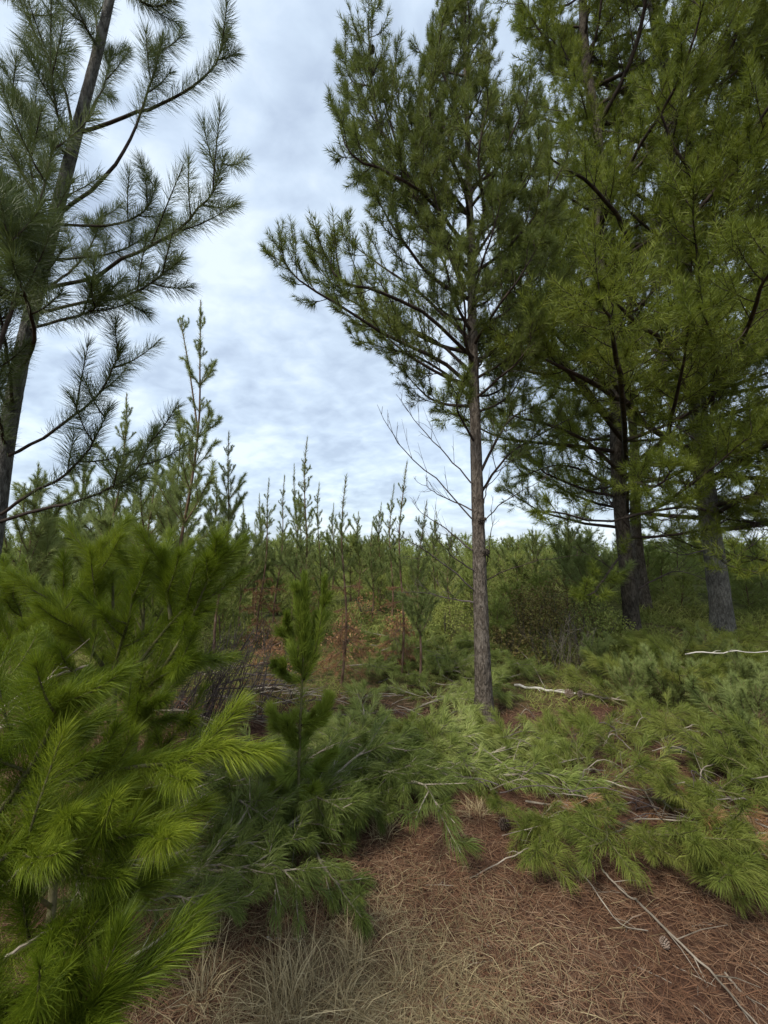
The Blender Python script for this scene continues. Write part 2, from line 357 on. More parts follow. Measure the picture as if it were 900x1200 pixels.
# ------------------------------------------------------------------ branch library (shared meshes)
def lib_limb(L, seed, m, nn=55, nl=.09, nw=.005, n=14, tl=.55, rise=.3, sub=3, seg=1, **k):
    g = np.random.default_rng(seed); Wd, Nd = Acc(), Acc()
    pts = [(0, 0, 0), (L*.35, L*.03*g.normal(), L*.02), (L*.7, L*.05*g.normal(), L*rise*.35), (L, L*.06*g.normal(), L*rise)]
    grow(Wd, Nd, pts, .008+.009*L, n=n, tl=tl, sub=sub, nn=nn, nl=nl, nw=nw, seg=seg, rg=g, **k)
    return mesh('limb_wood', Wd, [M['wood']]), mesh('limb_needles', Nd, [m])
def lib_small(L, seed, m, mw, nn=50, nl=.08, nw=.004, n=4, tl=.3, rise=.5, sub=0, seg=1, **k):
    g = np.random.default_rng(seed); Wd, Nd = Acc(), Acc()
    pts = [(0, 0, 0), (L*.4, L*.03*g.normal(), L*rise*.36), (L*.75, L*.05*g.normal(), L*rise*.78), (L, L*.06*g.normal(), L*rise*1.1)]
    grow(Wd, Nd, pts, .004+.005*L, n=n, tl=tl, sub=sub, nn=nn, nl=nl, nw=nw, seg=seg, rg=g, npath=8, sides=4, **k)
    return mesh('branch_mesh', Wd.merge(Nd, 1), [mw, m])
def put(name, me, parent, loc, az, el, sc=1., roll=0.):
    o = link(name, me, parent); o.location = [float(c) for c in loc]; o.rotation_mode = 'XYZ'
    o.rotation_euler = (roll, -el, az); o.scale = (sc,)*3
    return o
def put_limb(lib, parent, loc, az, el, sc=1., roll=0.):
    w, n_ = lib; b = put('branch', w, parent, loc, az, el, sc, roll); link('needles', n_, b); return b

# ================================================================== MAIN PINE (centre right)
def hero_limb(tree, base, pts, r0, m, label=None, name='branch', wm=None, **k):
    Wd, Nd = Acc(), Acc(); grow(Wd, Nd, pts, r0, **k)
    b = link(name, mesh('limb_wood', Wd, [wm or M['wood']], base), tree, label)
    if Nd.n: link('needles', mesh('limb_needles', Nd, [m], base), b)
    return b
def at_path(ax, f):
    u = f*(len(ax)-1); k = min(int(u), len(ax)-2); return ax[k]+(ax[k+1]-ax[k])*(u-k)

b0 = G(568, 846); YM = float(b0[1])
mt = [b0-np.array([0, 0, .06])]+[P(x, y, YM+dy) for x, y, dy in [(566,790,0),(563,700,0),(560,600,0),(557,500,.02),(554,400,.03),(552,300,.05),(549,200,.05),(546,100,.05),(543,0,.05),(541,-70,.05)]]
main = thing('pine_tree', 'tall pine with bare straight grey trunk and dead twigs, standing alone at the centre right', 'pine tree', b0)
link('trunk', trunk_mesh('trunk', mt, [.082,.074,.066,.058,.053,.048,.041,.032,.023,.013,.005], M['bark'], b0, 36, 260, .14, .38, 4.2), main)
mp_ = smooth_path(mt, 200)
K = dict(nn=75, nl=.09, nw=.005, tl=.5, n=15, sub=4, up=.45, flat=.2)
def mid(a, b, f, dz=0): return a+(b-a)*f+np.array([0, 0, dz])
traced = [
 ([(545,341,0),(513,263,-.1),(492,235,-.15),(463,178,-.2),(442,142,-.2),(437,96,-.2),(431,22,-.2)], .03, dict(n=46, tl=.62, tipfrac=.7, tipn=2.4, first=.3)), ([(500,250,-.1),(470,215,-.1),(440,190,-.1),(412,120,-.1)], .014, dict(n=20, tl=.45)), ([(470,190,-.1),(445,110,.0),(412,95,.1),(404,62,.1)], .012, dict(n=16, tl=.35)),
 ([(556,455,0),(520,425,-.15),(463,398,-.3),(407,363,-.4),(353,331,-.5),(330,303,-.5)], .022, dict(n=20, tl=.5)),
 ([(554,400,0),(520,370,.2),(475,330,.35),(430,300,.5),(398,270,.55)], .02, dict(n=15, tl=.5)),
 ([(556,470,0),(525,440,.3),(480,415,.6),(440,405,.8),(412,395,.9)], .018, dict(n=14, tl=.42)),
 ([(548,250,0),(500,190,0),(470,130,0),(458,75,0)], .016, dict(n=20, tl=.45)),
 ([(550,300,0),(510,260,.1),(465,240,.2),(425,212,.2)], .016, dict(n=18, tl=.45)),
 ([(556,440,0),(510,400,.1),(450,370,.1),(400,345,.1),(365,300,.1)], .018, dict(n=20, tl=.5)),
 ([(552,330,0),(520,270,.35),(480,220,.6),(440,190,.7),(405,150,.8)], .018, dict(n=14, tl=.5)),
 ([(552,300,0),(500,230,-.4),(450,200,-.7),(410,180,-.8),(395,130,-.8)], .018, dict(n=14, tl=.5)),
 ([(555,420,0),(500,370,-.5),(440,340,-.8),(400,330,-1.0),(375,290,-1.0)], .018, dict(n=14, tl=.45)),
 ([(553,360,0),(590,320,-.1),(620,280,-.2),(640,240,-.2)], .016, dict(n=11, tl=.42)),
 ([(552,310,0),(590,250,.3),(620,210,.4),(632,170,.4)], .016, dict(n=12, tl=.45)),
 ([(555,430,0),(600,390,.3),(640,350,.5),(660,320,.5)], .016, dict(n=11, tl=.42)),
 ([(550,230,0),(580,180,-.1),(600,140,-.2),(612,95,-.2)], .014, dict(n=12, tl=.42)),
 ([(549,200,0),(520,150,.1),(505,100,.1),(500,55,.1)], .014, dict(n=12, tl=.38)),
 ([(560,560,0),(580,520,-.1),(600,490,-.1),(640,470,0)], .014, dict(n=9, tl=.36)),
 ([(559,585,0),(575,560,.1),(600,530,.3),(650,500,.5),(690,480,.6)], .014, dict(n=13, tl=.4)),
 ([(557,520,0),(540,490,-.2),(535,470,-.4),(545,440,-.5)], .012, dict(n=7, tl=.3)),
]
for pts, r, kk in traced:
    k2 = dict(K); k2.update(kk)
    hero_limb(main, b0, PL([(x, y, YM+d) for x, y, d in pts]), r, M['n_dark'], **k2)
LM = [lib_limb(1.25, 100+i, M['n_dark'], nn=75, nl=.09, nw=.005, n=15, tl=.5, rise=.4, sub=4, up=.5, flat=.2) for i in range(5)]
zz = np.linspace(.42, .99, 74)
for i, f in enumerate(zz):
    p = at_path(mp_, f*.99); az = i*2.4+rng.normal(0, .2)
    L = np.interp(f, [.4, .5, .7, .85, 1.0], [.75, .95, .85, .6, .28])*rng.uniform(.8, 1.15)
    if math.cos(az) < -.3 and f < .8: L *= 1.12
    if math.cos(az) > .2 and f > .72: L *= .72
    put_limb(LM[i % 5], main, p-b0, az, R(np.interp(f, [.4, .7, 1], [12, 35, 62])+rng.normal(0, 6)), L, rng.uniform(-.4, .4))
# needle brush of the leader
hero_limb(main, b0, [at_path(mp_, .9), at_path(mp_, .95), at_path(mp_, 1)], .01, M['n_dark'], **dict(K, n=6, tl=.2))
# dead bare branches low on the trunk
def dead(tree, base, pts, r0, n=9, tl=.3, g=None, mw='wood_pale', name='dead_branch', sub=1, ang=40):
    g = g or rng; A = Acc(); ax = smooth_path(pts, 14); ax[1:-1] += g.normal(0, .006, (12, 3))
    tube(A, ax, np.linspace(r0, r0*.2, 14), 5)
    for i in range(n):
        f = .2+.75*(i+g.random())/n; p = at_path(ax, f); k = min(int(f*13), 12); T = nrm(ax[k+1]-ax[k])
        d = nrm(T*math.cos(R(ang))+nrm(g.normal(size=3)+np.array([0, 0, .5]))*math.sin(R(ang))); l = tl*(1.1-f)*g.uniform(.5, 1.3)
        x = np.linspace(0, 1, 5)[:, None]; tp = p+d*l*x+np.array([0, 0, .3])*l*x*x
        tube(A, tp, np.linspace(r0*.38, .0012, 5), 3)
        for _ in range(sub):
            q0 = tp[2]; dj = nrm(d+g.normal(size=3)*.5); lj = l*.5
            tube(A, np.array([q0, q0+dj*lj*.5+np.array([0, 0, .02]), q0+dj*lj]), [.0022, .0018, .001], 3)
    return link(name, mesh('dead_branch', A, [M[mw]], base), tree)
for pts in [[(553,608),(520,570),(480,534),(456,502),(442,474)], [(552,566),(520,532),(488,494),(464,462)], [(554,645),(520,618),(496,602),(480,582)],
            [(556,692),(512,654),(480,634),(455,618)], [(553,598),(525,585),(505,575),(485,560)], [(560,672),(535,655),(520,640),(505,628)], [(555,706),(530,702),(500,696),(470,694)]]:
    dd = rng.normal(0, .35)
    dead(main, b0, PL([(x, y, YM+dd*i/len(pts)-.02) for i, (x, y) in enumerate(pts)]), .0085, 8, .42, mw='wood_grey')
for pts in [[(568,610),(585,592),(610,575),(640,560),(660,545)], [(570,680),(605,665),(640,655),(690,650)], [(568,672),(574,640),(576,610),(576,580)], [(567,590),(572,570),(585,555),(600,530)]]:
    dead(main, b0, PL([(x, y, YM-.03*i) for i, (x, y) in enumerate(pts)]), .007, 6, .25, mw='wood')

# ---- pine cones
def cone_mesh(name, L=.085, Rm=.04, n=64, seed=1, m='cone'):
    g = np.random.default_rng(seed); A = Acc()
    tube(A, np.array([[0, 0, 0], [0, 0, L*.5], [0, 0, L*.93]]), [Rm*.35, Rm*.55, .004], 8, cap=True)
    for i in range(n):
        f = (i+.5)/n; a = i*2.39996; z = L*f; r = Rm*math.sin(math.pi*(.12+.82*f))**.7
        o_ = np.array([math.cos(a), math.sin(a), 0]); s_ = np.array([-math.sin(a), math.cos(a), 0]); upz = np.array([0, 0, 1.])
        w = Rm*.36*(1.1-.5*f); tip = o_*r*1.12+upz*(z+.004+L*.10*f); b = o_*r*.4+upz*z
        v = [b-s_*w*.35, b+s_*w*.35, tip+s_*w*.6-o_*.003, tip+upz*.003+o_*.002, tip-s_*w*.6-o_*.003, tip-upz*.005]
        A.add(v, None, [[0, 1, 2], [0, 2, 3], [0, 3, 4], [1, 5, 2], [0, 5, 1], [0, 4, 5], [2, 5, 3], [3, 5, 4]], 0, np.full(6, np.clip(.5+g.normal(0, .2), 0, 1)))
    return mesh(name, A, [M[m]])
CONE = [cone_mesh('cone', .085, .042, 64, s) for s in (1, 2)]
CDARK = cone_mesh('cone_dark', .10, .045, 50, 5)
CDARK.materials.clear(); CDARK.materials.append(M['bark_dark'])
for x, y, d in [(434,62,-.3),(437,88,-.3),(463,180,-.3),(547,108,-.12),(570,608,-.1),(571,646,-.1)]:
    c = put('cone', CDARK, main, P(x, y, YM+d)-b0, rng.random()*6, 1.9, .8)

# ================================================================== LARGE PINES AT RIGHT
LR = [lib_limb(2.5, 200+i, M['n_mid'], nn=74, nl=.125, nw=.0074, n=22, tl=.85, rise=.28, sub=4, up=.4, flat=.35, first=.22) for i in range(6)]
LRs = [lib_limb(1.6, 230+i, M['n_mid'], nn=60, nl=.12, nw=.0062, n=14, tl=.6, rise=.3, sub=4, up=.45, flat=.3, first=.2) for i in range(4)]
def big_pine(label, px, py, top_dx, radii, hts, nlimb, fstart, len0, gen_seed, mb, facing=None, Ydepth=None):
    g = np.random.default_rng(gen_seed)
    b = G(px, py) if Ydepth is None else np.array([P(px, py, Ydepth)[0], Ydepth, 0.]); b[2] = H(b[0], b[1])
    t = thing('pine_tree', label, 'pine tree', b)
    pts = [b-np.array([0, 0, .1])]+[b+np.array([top_dx*(h/hts)+.05*math.sin(h*1.3+gen_seed), .04*math.sin(h*1.1), h]) for h in np.linspace(.6, hts, 9)]
    link('trunk', trunk_mesh('trunk', pts, radii, mb, b, 28, 150, .09, .25, 3.0), t)
    ax = smooth_path(pts, 150)
    for i in range(nlimb):
        f = fstart+(1-fstart)*(i/nlimb); p = at_path(ax, f*.995); az = i*2.4+g.normal(0, .3)
        l = len0*np.interp(f, [fstart, .35, .75, 1], [.85, 1.0, .85, .22])*g.uniform(.75, 1.2)
        if gen_seed == 2 and math.cos(az) < -.2 and f > .4: l *= .62
        el = R(np.interp(f, [fstart, .5, 1], [2, 18, 60])+g.normal(0, 7))
        if l > .62: put_limb(LR[g.integers(6)], t, p-b, az, el, l, g.uniform(-.3, .3))
        else: put_limb(LRs[g.integers(4)], t, p-b, az, el, l*1.5, g.uniform(-.3, .3))
    return t, b, ax
tA, bA, axA = big_pine('thick grey-trunked pine rightmost of the large dark pines, with long low limbs', 846, 742, -.3, [.18,.155,.14,.13,.12,.11,.10,.085,.06,.02], 21, 100, .17, 1.3, 1, M['bark_grey'])
tB, bB, axB = big_pine('dark furrowed pine left of the thickest trunk at right, bark nearly black', 741, 744, -.2, [.135,.115,.105,.10,.095,.088,.08,.065,.045,.02], 18, 100, .17, 1.18, 2, M['bark_dark'])  # darker bark colour over the whole trunk
tC, bC, axC = big_pine('slim pale pine standing just behind the dark furrowed pine at right', 757, 712, -.2, [.12,.11,.10,.09,.08,.07,.06,.05,.03,.015], 10, 30, .45, .8, 3, M['bark'])
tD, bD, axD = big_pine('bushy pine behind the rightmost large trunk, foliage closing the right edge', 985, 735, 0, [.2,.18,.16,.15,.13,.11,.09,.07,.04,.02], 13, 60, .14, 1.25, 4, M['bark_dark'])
# traced dark limbs reaching toward the viewer
KR = dict(nn=60, nl=.12, nw=.0058, tl=.75, n=13, sub=4, up=.4, flat=.3)
YA, YB = float(bA[1]), float(bB[1])
for tr, bb, Y0, lst in [
 (tA, bA, YA, [
  ([(822,533,-.1),(771,508,-1),(737,474,-1.8),(711,459,-2.3),(662,433,-3.0),(625,415,-3.4)], .05, dict(n=20, tl=.8)),
  ([(838,560,-.1),(873,535,-.8),(905,520,-1.4),(960,500,-2)], .05, dict(n=12)),
  ([(826,395,-.1),(830,350,-.8),(817,310,-1.4),(812,283,-1.6),(818,233,-1.9),(807,200,-2.1),(783,160,-2.3),(760,100,-2.5)], .045, dict(n=17, first=.45)),
  ([(818,245,-1.9),(845,215,-2.0),(867,197,-2.1),(900,160,-2.3),(930,100,-2.3)], .025, dict(n=11)),
  ([(835,600,-.2),(800,595,-1.2),(760,600,-2.0),(700,612,-2.6),(650,600,-3.1),(625,600,-3.3)], .022, dict(n=12, tl=.4, up=.2, nn=42, bare=.35)),
  ([(843,600,-.1),(870,585,-1.0),(900,580,-2.0),(950,560,-3.0)], .035, dict(n=14, tl=.7)),
  ([(838,650,-.2),(850,660,-1.5),(880,670,-2.6),(900,665,-3.2)], .02, dict(n=10, tl=.6)),
  ([(822,500,-.2),(800,440,-1.6),(770,400,-2.8),(735,370,-3.6),(700,330,-4.0)], .035, dict(n=20, tl=.8)),
  ([(825,480,-.2),(850,430,-1.8),(870,400,-3.0),(890,350,-3.8),(905,300,-4.2)], .035, dict(n=18, tl=.8)),
  ([(824,460,-.2),(815,420,-1.4),(835,400,-2.6),(820,360,-3.6)], .03, dict(n=16, tl=.7)),
 ]),
 (tB, bB, YB, [
  ([(732,440,-.1),(740,330,-.8),(735,283,-1.2),(717,243,-1.6),(693,217,-1.9),(663,198,-2.1),(633,173,-2.3)], .04, dict(n=16, first=.4)),
  ([(733,520,-.1),(700,480,-1.3),(670,440,-2.2),(640,410,-2.9),(600,395,-3.2)], .035, dict(n=20, tl=.8)),
  ([(735,560,-.1),(690,520,-.8),(650,500,-1.5),(610,490,-1.9),(585,480,-2.1)], .03, dict(n=18, tl=.7)),
  ([(735,580,-.1),(700,560,-.5),(660,545,-1.2),(600,560,-1.7)], .022, dict(n=14, tl=.5)),
  ([(734,540,-.1),(730,480,-1.8),(725,430,-2.8),(715,380,-3.5),(700,350,-3.9)], .035, dict(n=20, tl=.8)),
  ([(736,600,-.2),(735,570,-1.5),(750,565,-2.4),(770,570,-3.0),(795,540,-3.2)], .025, dict(n=12, tl=.5)),
  ([(741,640,-.2),(720,660,-1.2),(700,690,-2.0),(680,700,-2.4)], .018, dict(n=9, tl=.4)),
  ([(733,470,-.1),(690,400,-1.2),(650,330,-2.0),(620,280,-2.4)], .03, dict(n=18, tl=.8)),
 ])]:
    for pts, r, kk in lst:
        k2 = dict(KR); k2.update(kk); hero_limb(tr, bb, PL([(x, y, Y0+d) for x, y, d in pts]), r, M['n_mid'], **k2)
for pts in [[(737,618),(715,590),(700,560),(690,530)], [(755,600),(780,610),(820,590),(850,600)], [(745,680),(720,668),(690,650),(668,640)], [(748,690),(790,670),(830,680)], [(838,640),(800,650),(765,640)], [(850,660),(880,640),(905,620)]]:
    dead(tB, bB, PL([(x, y, YB-.4-.35*i) for i, (x, y) in enumerate(pts)]), .012, 10, .6, mw='wood_grey')
for pts in [[(822,430),(790,420),(745,400)], [(834,350),(790,330),(740,335)], [(815,290),(850,262),(905,235)], [(820,520),(790,500),(750,505)], [(812,300),(790,285),(765,255)]]:
    dead(tA, bA, PL([(x, y, YA-1.2-.5*i) for i, (x, y) in enumerate(pts)]), .016, 12, .8, mw='wood_grey')

# ================================================================== LEANING PINE AT LEFT
YL = 2.6
lt = [(x_-7, y_) for x_, y_ in [(-30,820),(-20,740),(-12,700),(2,610),(14,520),(30,430),(48,350),(68,270),(88,190),(106,120),(124,50),(140,-20),(158,-100),(172,-180)]]
lb = P(-36, 933, YL); lb[2] = H(lb[0], lb[1])
lpts = [lb-np.array([0, 0, .05])]+[P(x, y, YL) for x, y in lt]
left = thing('pine_tree', 'leaning pine at the left edge with long open upswept branches against the sky', 'pine tree', lb)
link('trunk', trunk_mesh('trunk', lpts, [.056,.053,.051,.049,.047,.045,.043,.041,.038,.036,.033,.030,.026,.022,.016], M['bark_grey'], lb, 32, 260, .09, .2, 5), left)
KL = dict(nn=270, nl=.125, nw=.0024, tl=.32, n=5, sub=0, up=.28, flat=.2, seg=2, nang=62, tipn=3.4, tipfrac=1.15, first=.4, sa=.15, npath=16, tw=.004, droop=.3)
LL = [
 ([(96,150,0),(147,137,0),(187,123,-.05),(227,100,-.1),(253,75,-.1),(265,40,-.1)], .013, dict(n=3, first=.8, tl=.3)),
 ([(82,250,0),(123,207,-.1),(153,163,-.1),(170,117,-.1),(183,77,-.1),(190,45,-.1)], .012, dict(n=4, first=.55)),
 ([(82,257,0),(120,265,.1),(153,257,.2),(173,243,.2),(183,215,.2)], .009, dict(n=4)),
 ([(72,335,0),(100,328,0),(133,310,-.1),(167,293,-.15),(200,275,-.15),(230,247,-.2),(250,223,-.2),(262,185,-.2)], .014, dict(n=8, first=.45, tl=.5)),
 ([(66,362,0),(107,353,-.1),(143,348,-.2),(177,333,-.2),(207,308,-.2)], .011, dict(n=6, tl=.38)),
 ([(-30,470,-.7),(5,390,-.6),(30,300,-.6),(50,227,-.6),(62,170,-.6)], .013, dict(n=7, tl=.45)),
 ([(92,165,0),(77,110,-.1),(43,43,-.2),(10,-30,-.2)], .012, dict(n=7, tl=.45)),
 ([(140,-40,0),(158,-5,-.1),(175,6,-.1),(195,4,-.1),(214,-14,-.1)], .01, dict(n=3, tl=.25)),
 ([(10,530,0),(50,513,-.1),(87,487,-.1),(117,460,-.15),(133,430,-.15),(142,410,-.15)], .011, dict(n=4, tl=.42)),
 ([(0,600,0),(33,580,-.1),(67,563,-.15),(93,540,-.15),(110,517,-.2),(128,478,-.2)], .011, dict(n=4, tl=.38)),
 ([(-2,607,0),(47,597,-.1),(90,587,-.15),(127,573,-.2),(157,553,-.2),(182,505,-.2)], .012, dict(n=5, first=.55, tl=.4)),
 ([(64,370,0),(40,360,-.3),(10,350,-.5),(-30,330,-.6)], .011, dict(n=7)),
 ([(64,360,0),(55,330,-.4),(40,300,-.7),(20,260,-.8)], .011, dict(n=7)),
 ([(70,340,0),(80,320,.3),(105,290,.5),(120,250,.5)], .011, dict(n=5)),
 ([(90,180,0),(60,160,-.1),(30,130,-.1),(5,80,-.1)], .011, dict(n=6)),
 ([(95,150,0),(110,125,.2),(125,90,.3),(130,60,.3)], .009, dict(n=4)),
 ([(88,160,0),(70,140,-.3),(60,90,-.4),(60,30,-.4)], .01, dict(n=6)),
 ([(60,380,0),(90,370,-.3),(110,362,-.4),(125,340,-.4)], .009, dict(n=5, tl=.3)),
 ([(75,300,0),(40,260,-.1),(10,220,-.2),(-20,170,-.2)], .01, dict(n=7)),
 ([(124,50,0),(110,10,.2),(95,-40,.2)], .009, dict(n=5)), ([(124,50,0),(95,20,-.2),(75,-40,-.2)], .009, dict(n=5)),
 ([(74,300,0),(110,300,.3),(150,290,.5),(190,262,.5)], .009, dict(n=5)),
 ([(30,430,0),(40,400,-.5),(30,350,-.8),(15,300,-1.0),(5,240,-1.0)], .012, dict(n=9)),
 ([(45,360,0),(20,320,.2),(0,270,.3),(-10,210,.3)], .010, dict(n=9)),
 ([(14,520,0),(-5,470,-.3),(-10,420,-.5)], .010, dict(n=6)),
 ([(60,310,0),(45,250,-.3),(35,190,-.4),(38,130,-.4)], .010, dict(n=8)),
 ([(20,480,0),(-10,440,-.2),(-30,400,-.3)], .01, dict(n=6)), ([(24,470,0),(10,420,-.4),(-5,350,-.6),(-20,300,-.6)], .01, dict(n=7)),
]
LT = np.array(lt, float)
for pts, r, kk in LL:
    if pts[0][2] == 0: pts = [(float(np.interp(-pts[0][1]-6, -LT[:, 1][::1], LT[:, 0])) if False else float(np.interp(pts[0][1]+6, LT[::-1, 1], LT[::-1, 0])), pts[0][1]+6, 0)]+pts[1:]
    r = r*.8
    k2 = dict(KL); k2.update(kk); hero_limb(left, lb, PL([(x, y, YL+d) for x, y, d in pts]), r, M['n_left'], **k2)

# ================================================================== YOUNG PINES
YB_ = dict(
 near=[lib_small(.62, 300+i, M['n_bright'], M['wood_green'], nn=260, nl=.09, nw=.0017, n=5, tl=.26, rise=.45, seg=2, nang=44, tipn=2.6, tipfrac=.75, sa=.1, droop=.3) for i in range(5)],
 mid=[lib_small(.5, 320+i, M['n_young'], M['bark_young'], nn=112, nl=.095, nw=.005, n=4, tl=.18, rise=.5, nang=52, tipn=3.2, tipfrac=1.1, sa=.05, up=.1, ang=30) for i in range(6)],
 dead=[lib_small(.42, 340+i, M['n_dead'], M['bark_young'], nn=55, nl=.08, nw=.005, n=4, tl=.22, rise=-.15, nang=60, tipn=1.3, tipfrac=.7, sa=.2, droop=.7, up=-.1) for i in range(3)],
 far=[lib_small(.6, 360+i, M['n_young'], M['bark_young'], nn=34, nl=.10, nw=.011, n=4, tl=.28, rise=.7, nang=52, tipn=1.8, tipfrac=.8, sa=.15) for i in range(4)])
def young(name, label, b, Ht, lib, nwh, bl, f0=.25, dead_to=0., lean=(0, 0), r=.02, group=None, lead=.4, g=None, per=4, mw=None, ln=None, twin=None, cat='young pine'):
    g = g or rng; b = np.array([b[0], b[1], float(H(b[0], b[1]))])
    t = thing(name, label, cat, b, 0, group)
    pts = np.array([[lean[0]*f**1.5*Ht+.015*Ht*math.sin(f*7+b[0]), lean[1]*f*Ht, Ht*f-.05*(f == 0)] for f in np.linspace(0, 1, 7)])
    ax = smooth_path(pts, 16); A = Acc(); tube(A, ax, np.linspace(r, r*.22, 16), 7)
    N_ = Acc(); lw, lm, lnn = ln or (.0055, M['n_young'], .085)
    needles(N_, ax, 300*lead*(1 if lw < .004 else .6)*2.2, lnn, lw, 1-1.5*lead/Ht, 48, 1, 10, .1, rg=g)
    link('trunk', mesh('young_trunk', A, [mw or M['bark_young']]), t); link('leader_needles', mesh('leader', N_, [lm]), t)
    if twin is not None:
        tw = Acc(); tn = Acc(); q = at_path(ax, .62); tp = smooth_path([q, q+np.array([twin*.5, 0, .18*Ht]), q+np.array([twin, 0, .33*Ht])], 8)
        tube(tw, tp, np.linspace(r*.5, r*.2, 8), 5); needles(tn, tp, 200, lnn, lw, .1, 50, 1, 15, .1, rg=g)
        for k in range(4): put('branch', lib[g.integers(len(lib))], t, at_path(tp, .85), k*1.6, R(40), .35)
        link('fork_stem', mesh('fork', tw.merge(tn, 1), [mw or M['bark_young'], lm]), t)
    for w in range(nwh):
        f = min(.95, f0+(1-f0-lead*.7/Ht)*(w+g.uniform(-.25, .25)*(0 < w))/max(1, nwh-1)); p = at_path(ax, f); wl = g.uniform(.7, 1.25)
        isd = f < dead_to
        for k in range(per):
            az = w*1.1+k*6.283/per+g.normal(0, .25); l = wl*bl*(1-.82*((f-f0)/(1-f0)))*g.uniform(.55, 1.3)
            lb_ = YB_['dead'] if isd else lib
            o = put('dead_branch' if isd else 'branch', lb_[g.integers(len(lb_))], t, p, az, R(g.normal(-5 if isd else 15+25*f, 18 if isd else 8)), l/.5, g.uniform(-.3, .3))
    return t

# hill of young pines beyond the clearing: tall spires seen against the sky (px of top, base row decides distance)
sp_list = [  # top px, top py, depth, base px, whorls, branch len, dead, label, twin
 (241,352,5.2,206,8,.50,0,'tallest fork-topped young pine on the left, sparse crown and reddish bare stem',-.34),
 (150,462,5.0,116,7,.5,0,'thin leaning young pine between the leaning pine and the fork-topped one',None),
 (272,507,5.6,255,7,.45,0,'young pine with a bristly spire just right of the fork-topped one',None),
 (318,562,6.4,303,7,.36,.45,'young pine with rusty lower branches, first spire left of the centre group',None),
 (336,557,7.2,322,7,.36,0,'slender young pine close behind the rusty-skirted one, left of centre',None),
 (362,513,6.2,353,8,.38,0,'tallest spire of the central group of young pines',None),
 (375,567,6.9,372,7,.34,0,'short-tipped young pine touching the right side of the tallest central spire',None),
 (405,558,4.9,402,8,.30,.52,'young pine with red-brown dead needles along its lower stem, left of clearing centre',None),
 (436,612,7.6,436,6,.34,0,'thin bare-tipped young pine in the gap right of the red-needled one',None),
 (460,568,7.3,458,7,.36,0,'young pine with full top, left one of the close pair right of centre',None),
 (474,541,5.6,469,7,.28,.42,'thin tall spire of the close pair, with a rusty tuft low on its stem',None),
 (497,588,5.0,489,7,.36,0,'dark bushy-topped young pine with a pale bare lower stem',None),
 (528,620,7.5,526,6,.45,0,'young pine peeping just left of the bare trunk',None),
 (287,590,7.0,282,6,.42,0,'short candle-topped young pine above the dead brush',None),
 (300,612,8.2,297,6,.42,0,'small distant young pine between the bristly spire and the rusty-skirted one',None),
 (209,470,7.0,197,6,.5,0,'young pine crowded behind the reddish stem of the fork-topped one',None),
 (182,500,6.0,165,6,.6,0,'broad young pine behind the tips of the lowest leaning branches',None),
 (124,560,6.5,110,6,.6,0,'young pine half hidden under the lowest leaning pine branch',None),
 (45,545,4.2,18,7,.6,0,'soft young pine with a pale leaning stem at the left edge',None),
 (80,600,6.0,70,6,.6,0,'low wide young pine left of the thin leaning one',None),
 (420,600,9.0,420,6,.5,0,'faint far young pine right behind the red-needled stem',None),
 (352,575,8.5,350,6,.4,0,'far young pine seen through the central group',None),
 (392,590,8.8,389,6,.42,0,'far young pine between the tallest spire and the red-needled one',None),
 (595,628,10.5,595,6,.6,0,'small young pine just right of the bare trunk on the ridge',None),
 (625,618,9.6,625,6,.6,0,'young pine on the ridge under the thin dead twigs',None),
 (306,580,7.6,300,7,.42,0,'slim spire just left of the rusty-skirted young pine',None),
 (255,560,7.4,240,7,.5,0,'young pine between the fork-topped one and its bristly neighbour',None),
 (222,520,7.8,214,7,.5,0,'young pine right behind the bare stem of the fork-topped one',None),
 (160,520,7.5,150,7,.55,0,'feathery young pine right of the thin leaning one',None),
 (100,520,7.2,88,7,.6,0,'feathery young pine left of the thin leaning one',None),
 (446,590,8.6,445,7,.42,0,'distant spire just left of the close pair',None),
 (510,600,8.8,509,7,.45,0,'distant spire between the dark bushy-topped pine and the bare trunk',None),
 (347,545,8.0,344,7,.4,0,'distant spire close on the left of the tallest central one',None),
 (666,600,8.5,668,7,.7,0,'dusky young pine left of the dark furrowed trunk',None),
 (690,640,7.0,693,7,.7,0,'broad dark young pine at the foot of the furrowed trunk',None),
]
for i, (tx, ty, Yd, bx, nw_, bl, dt, lab, twin) in enumerate(sp_list):
    top = P(tx, ty, Yd); bs = P(bx, 740, Yd); bs[2] = H(bs[0], bs[1]); Ht = top[2]-bs[2]
    young('young_pine', lab, bs, Ht, YB_['mid'], nw_+1, bl*(1.15 if tx < 290 else .92), .22 if dt or tx > 500 else .3, dt, ((top[0]-bs[0])/Ht, 0), (.009+.0035*Ht), 'spired young pines on the slope', .35+.07*Ht, per=5, twin=twin)

# red-brown dead saplings low in the clearing
for px, py, Yd, Ht, lab in [(330,770,5.6,.65,'rusty dead sapling beside the debris heap'), (402,745,5.3,.9,'tall rusty dead sapling in front of the red-needled stem'), (465,760,5.8,.75,'rusty dead sapling right of clearing centre'), (305,735,6.4,.9,'thin rusty dead sapling at the left of the clearing'), (360,690,6.8,1.1,'pale rusty dead top behind the nearest sapling')]:
    b = P(px, py, Yd); young('dead_sapling', lab, b, Ht, YB_['dead'], 5, .46, .2, 2., r=.009, lead=.15, ln=(.005, M['n_dead'], .07), cat='dead sapling', group='rusty dead saplings')

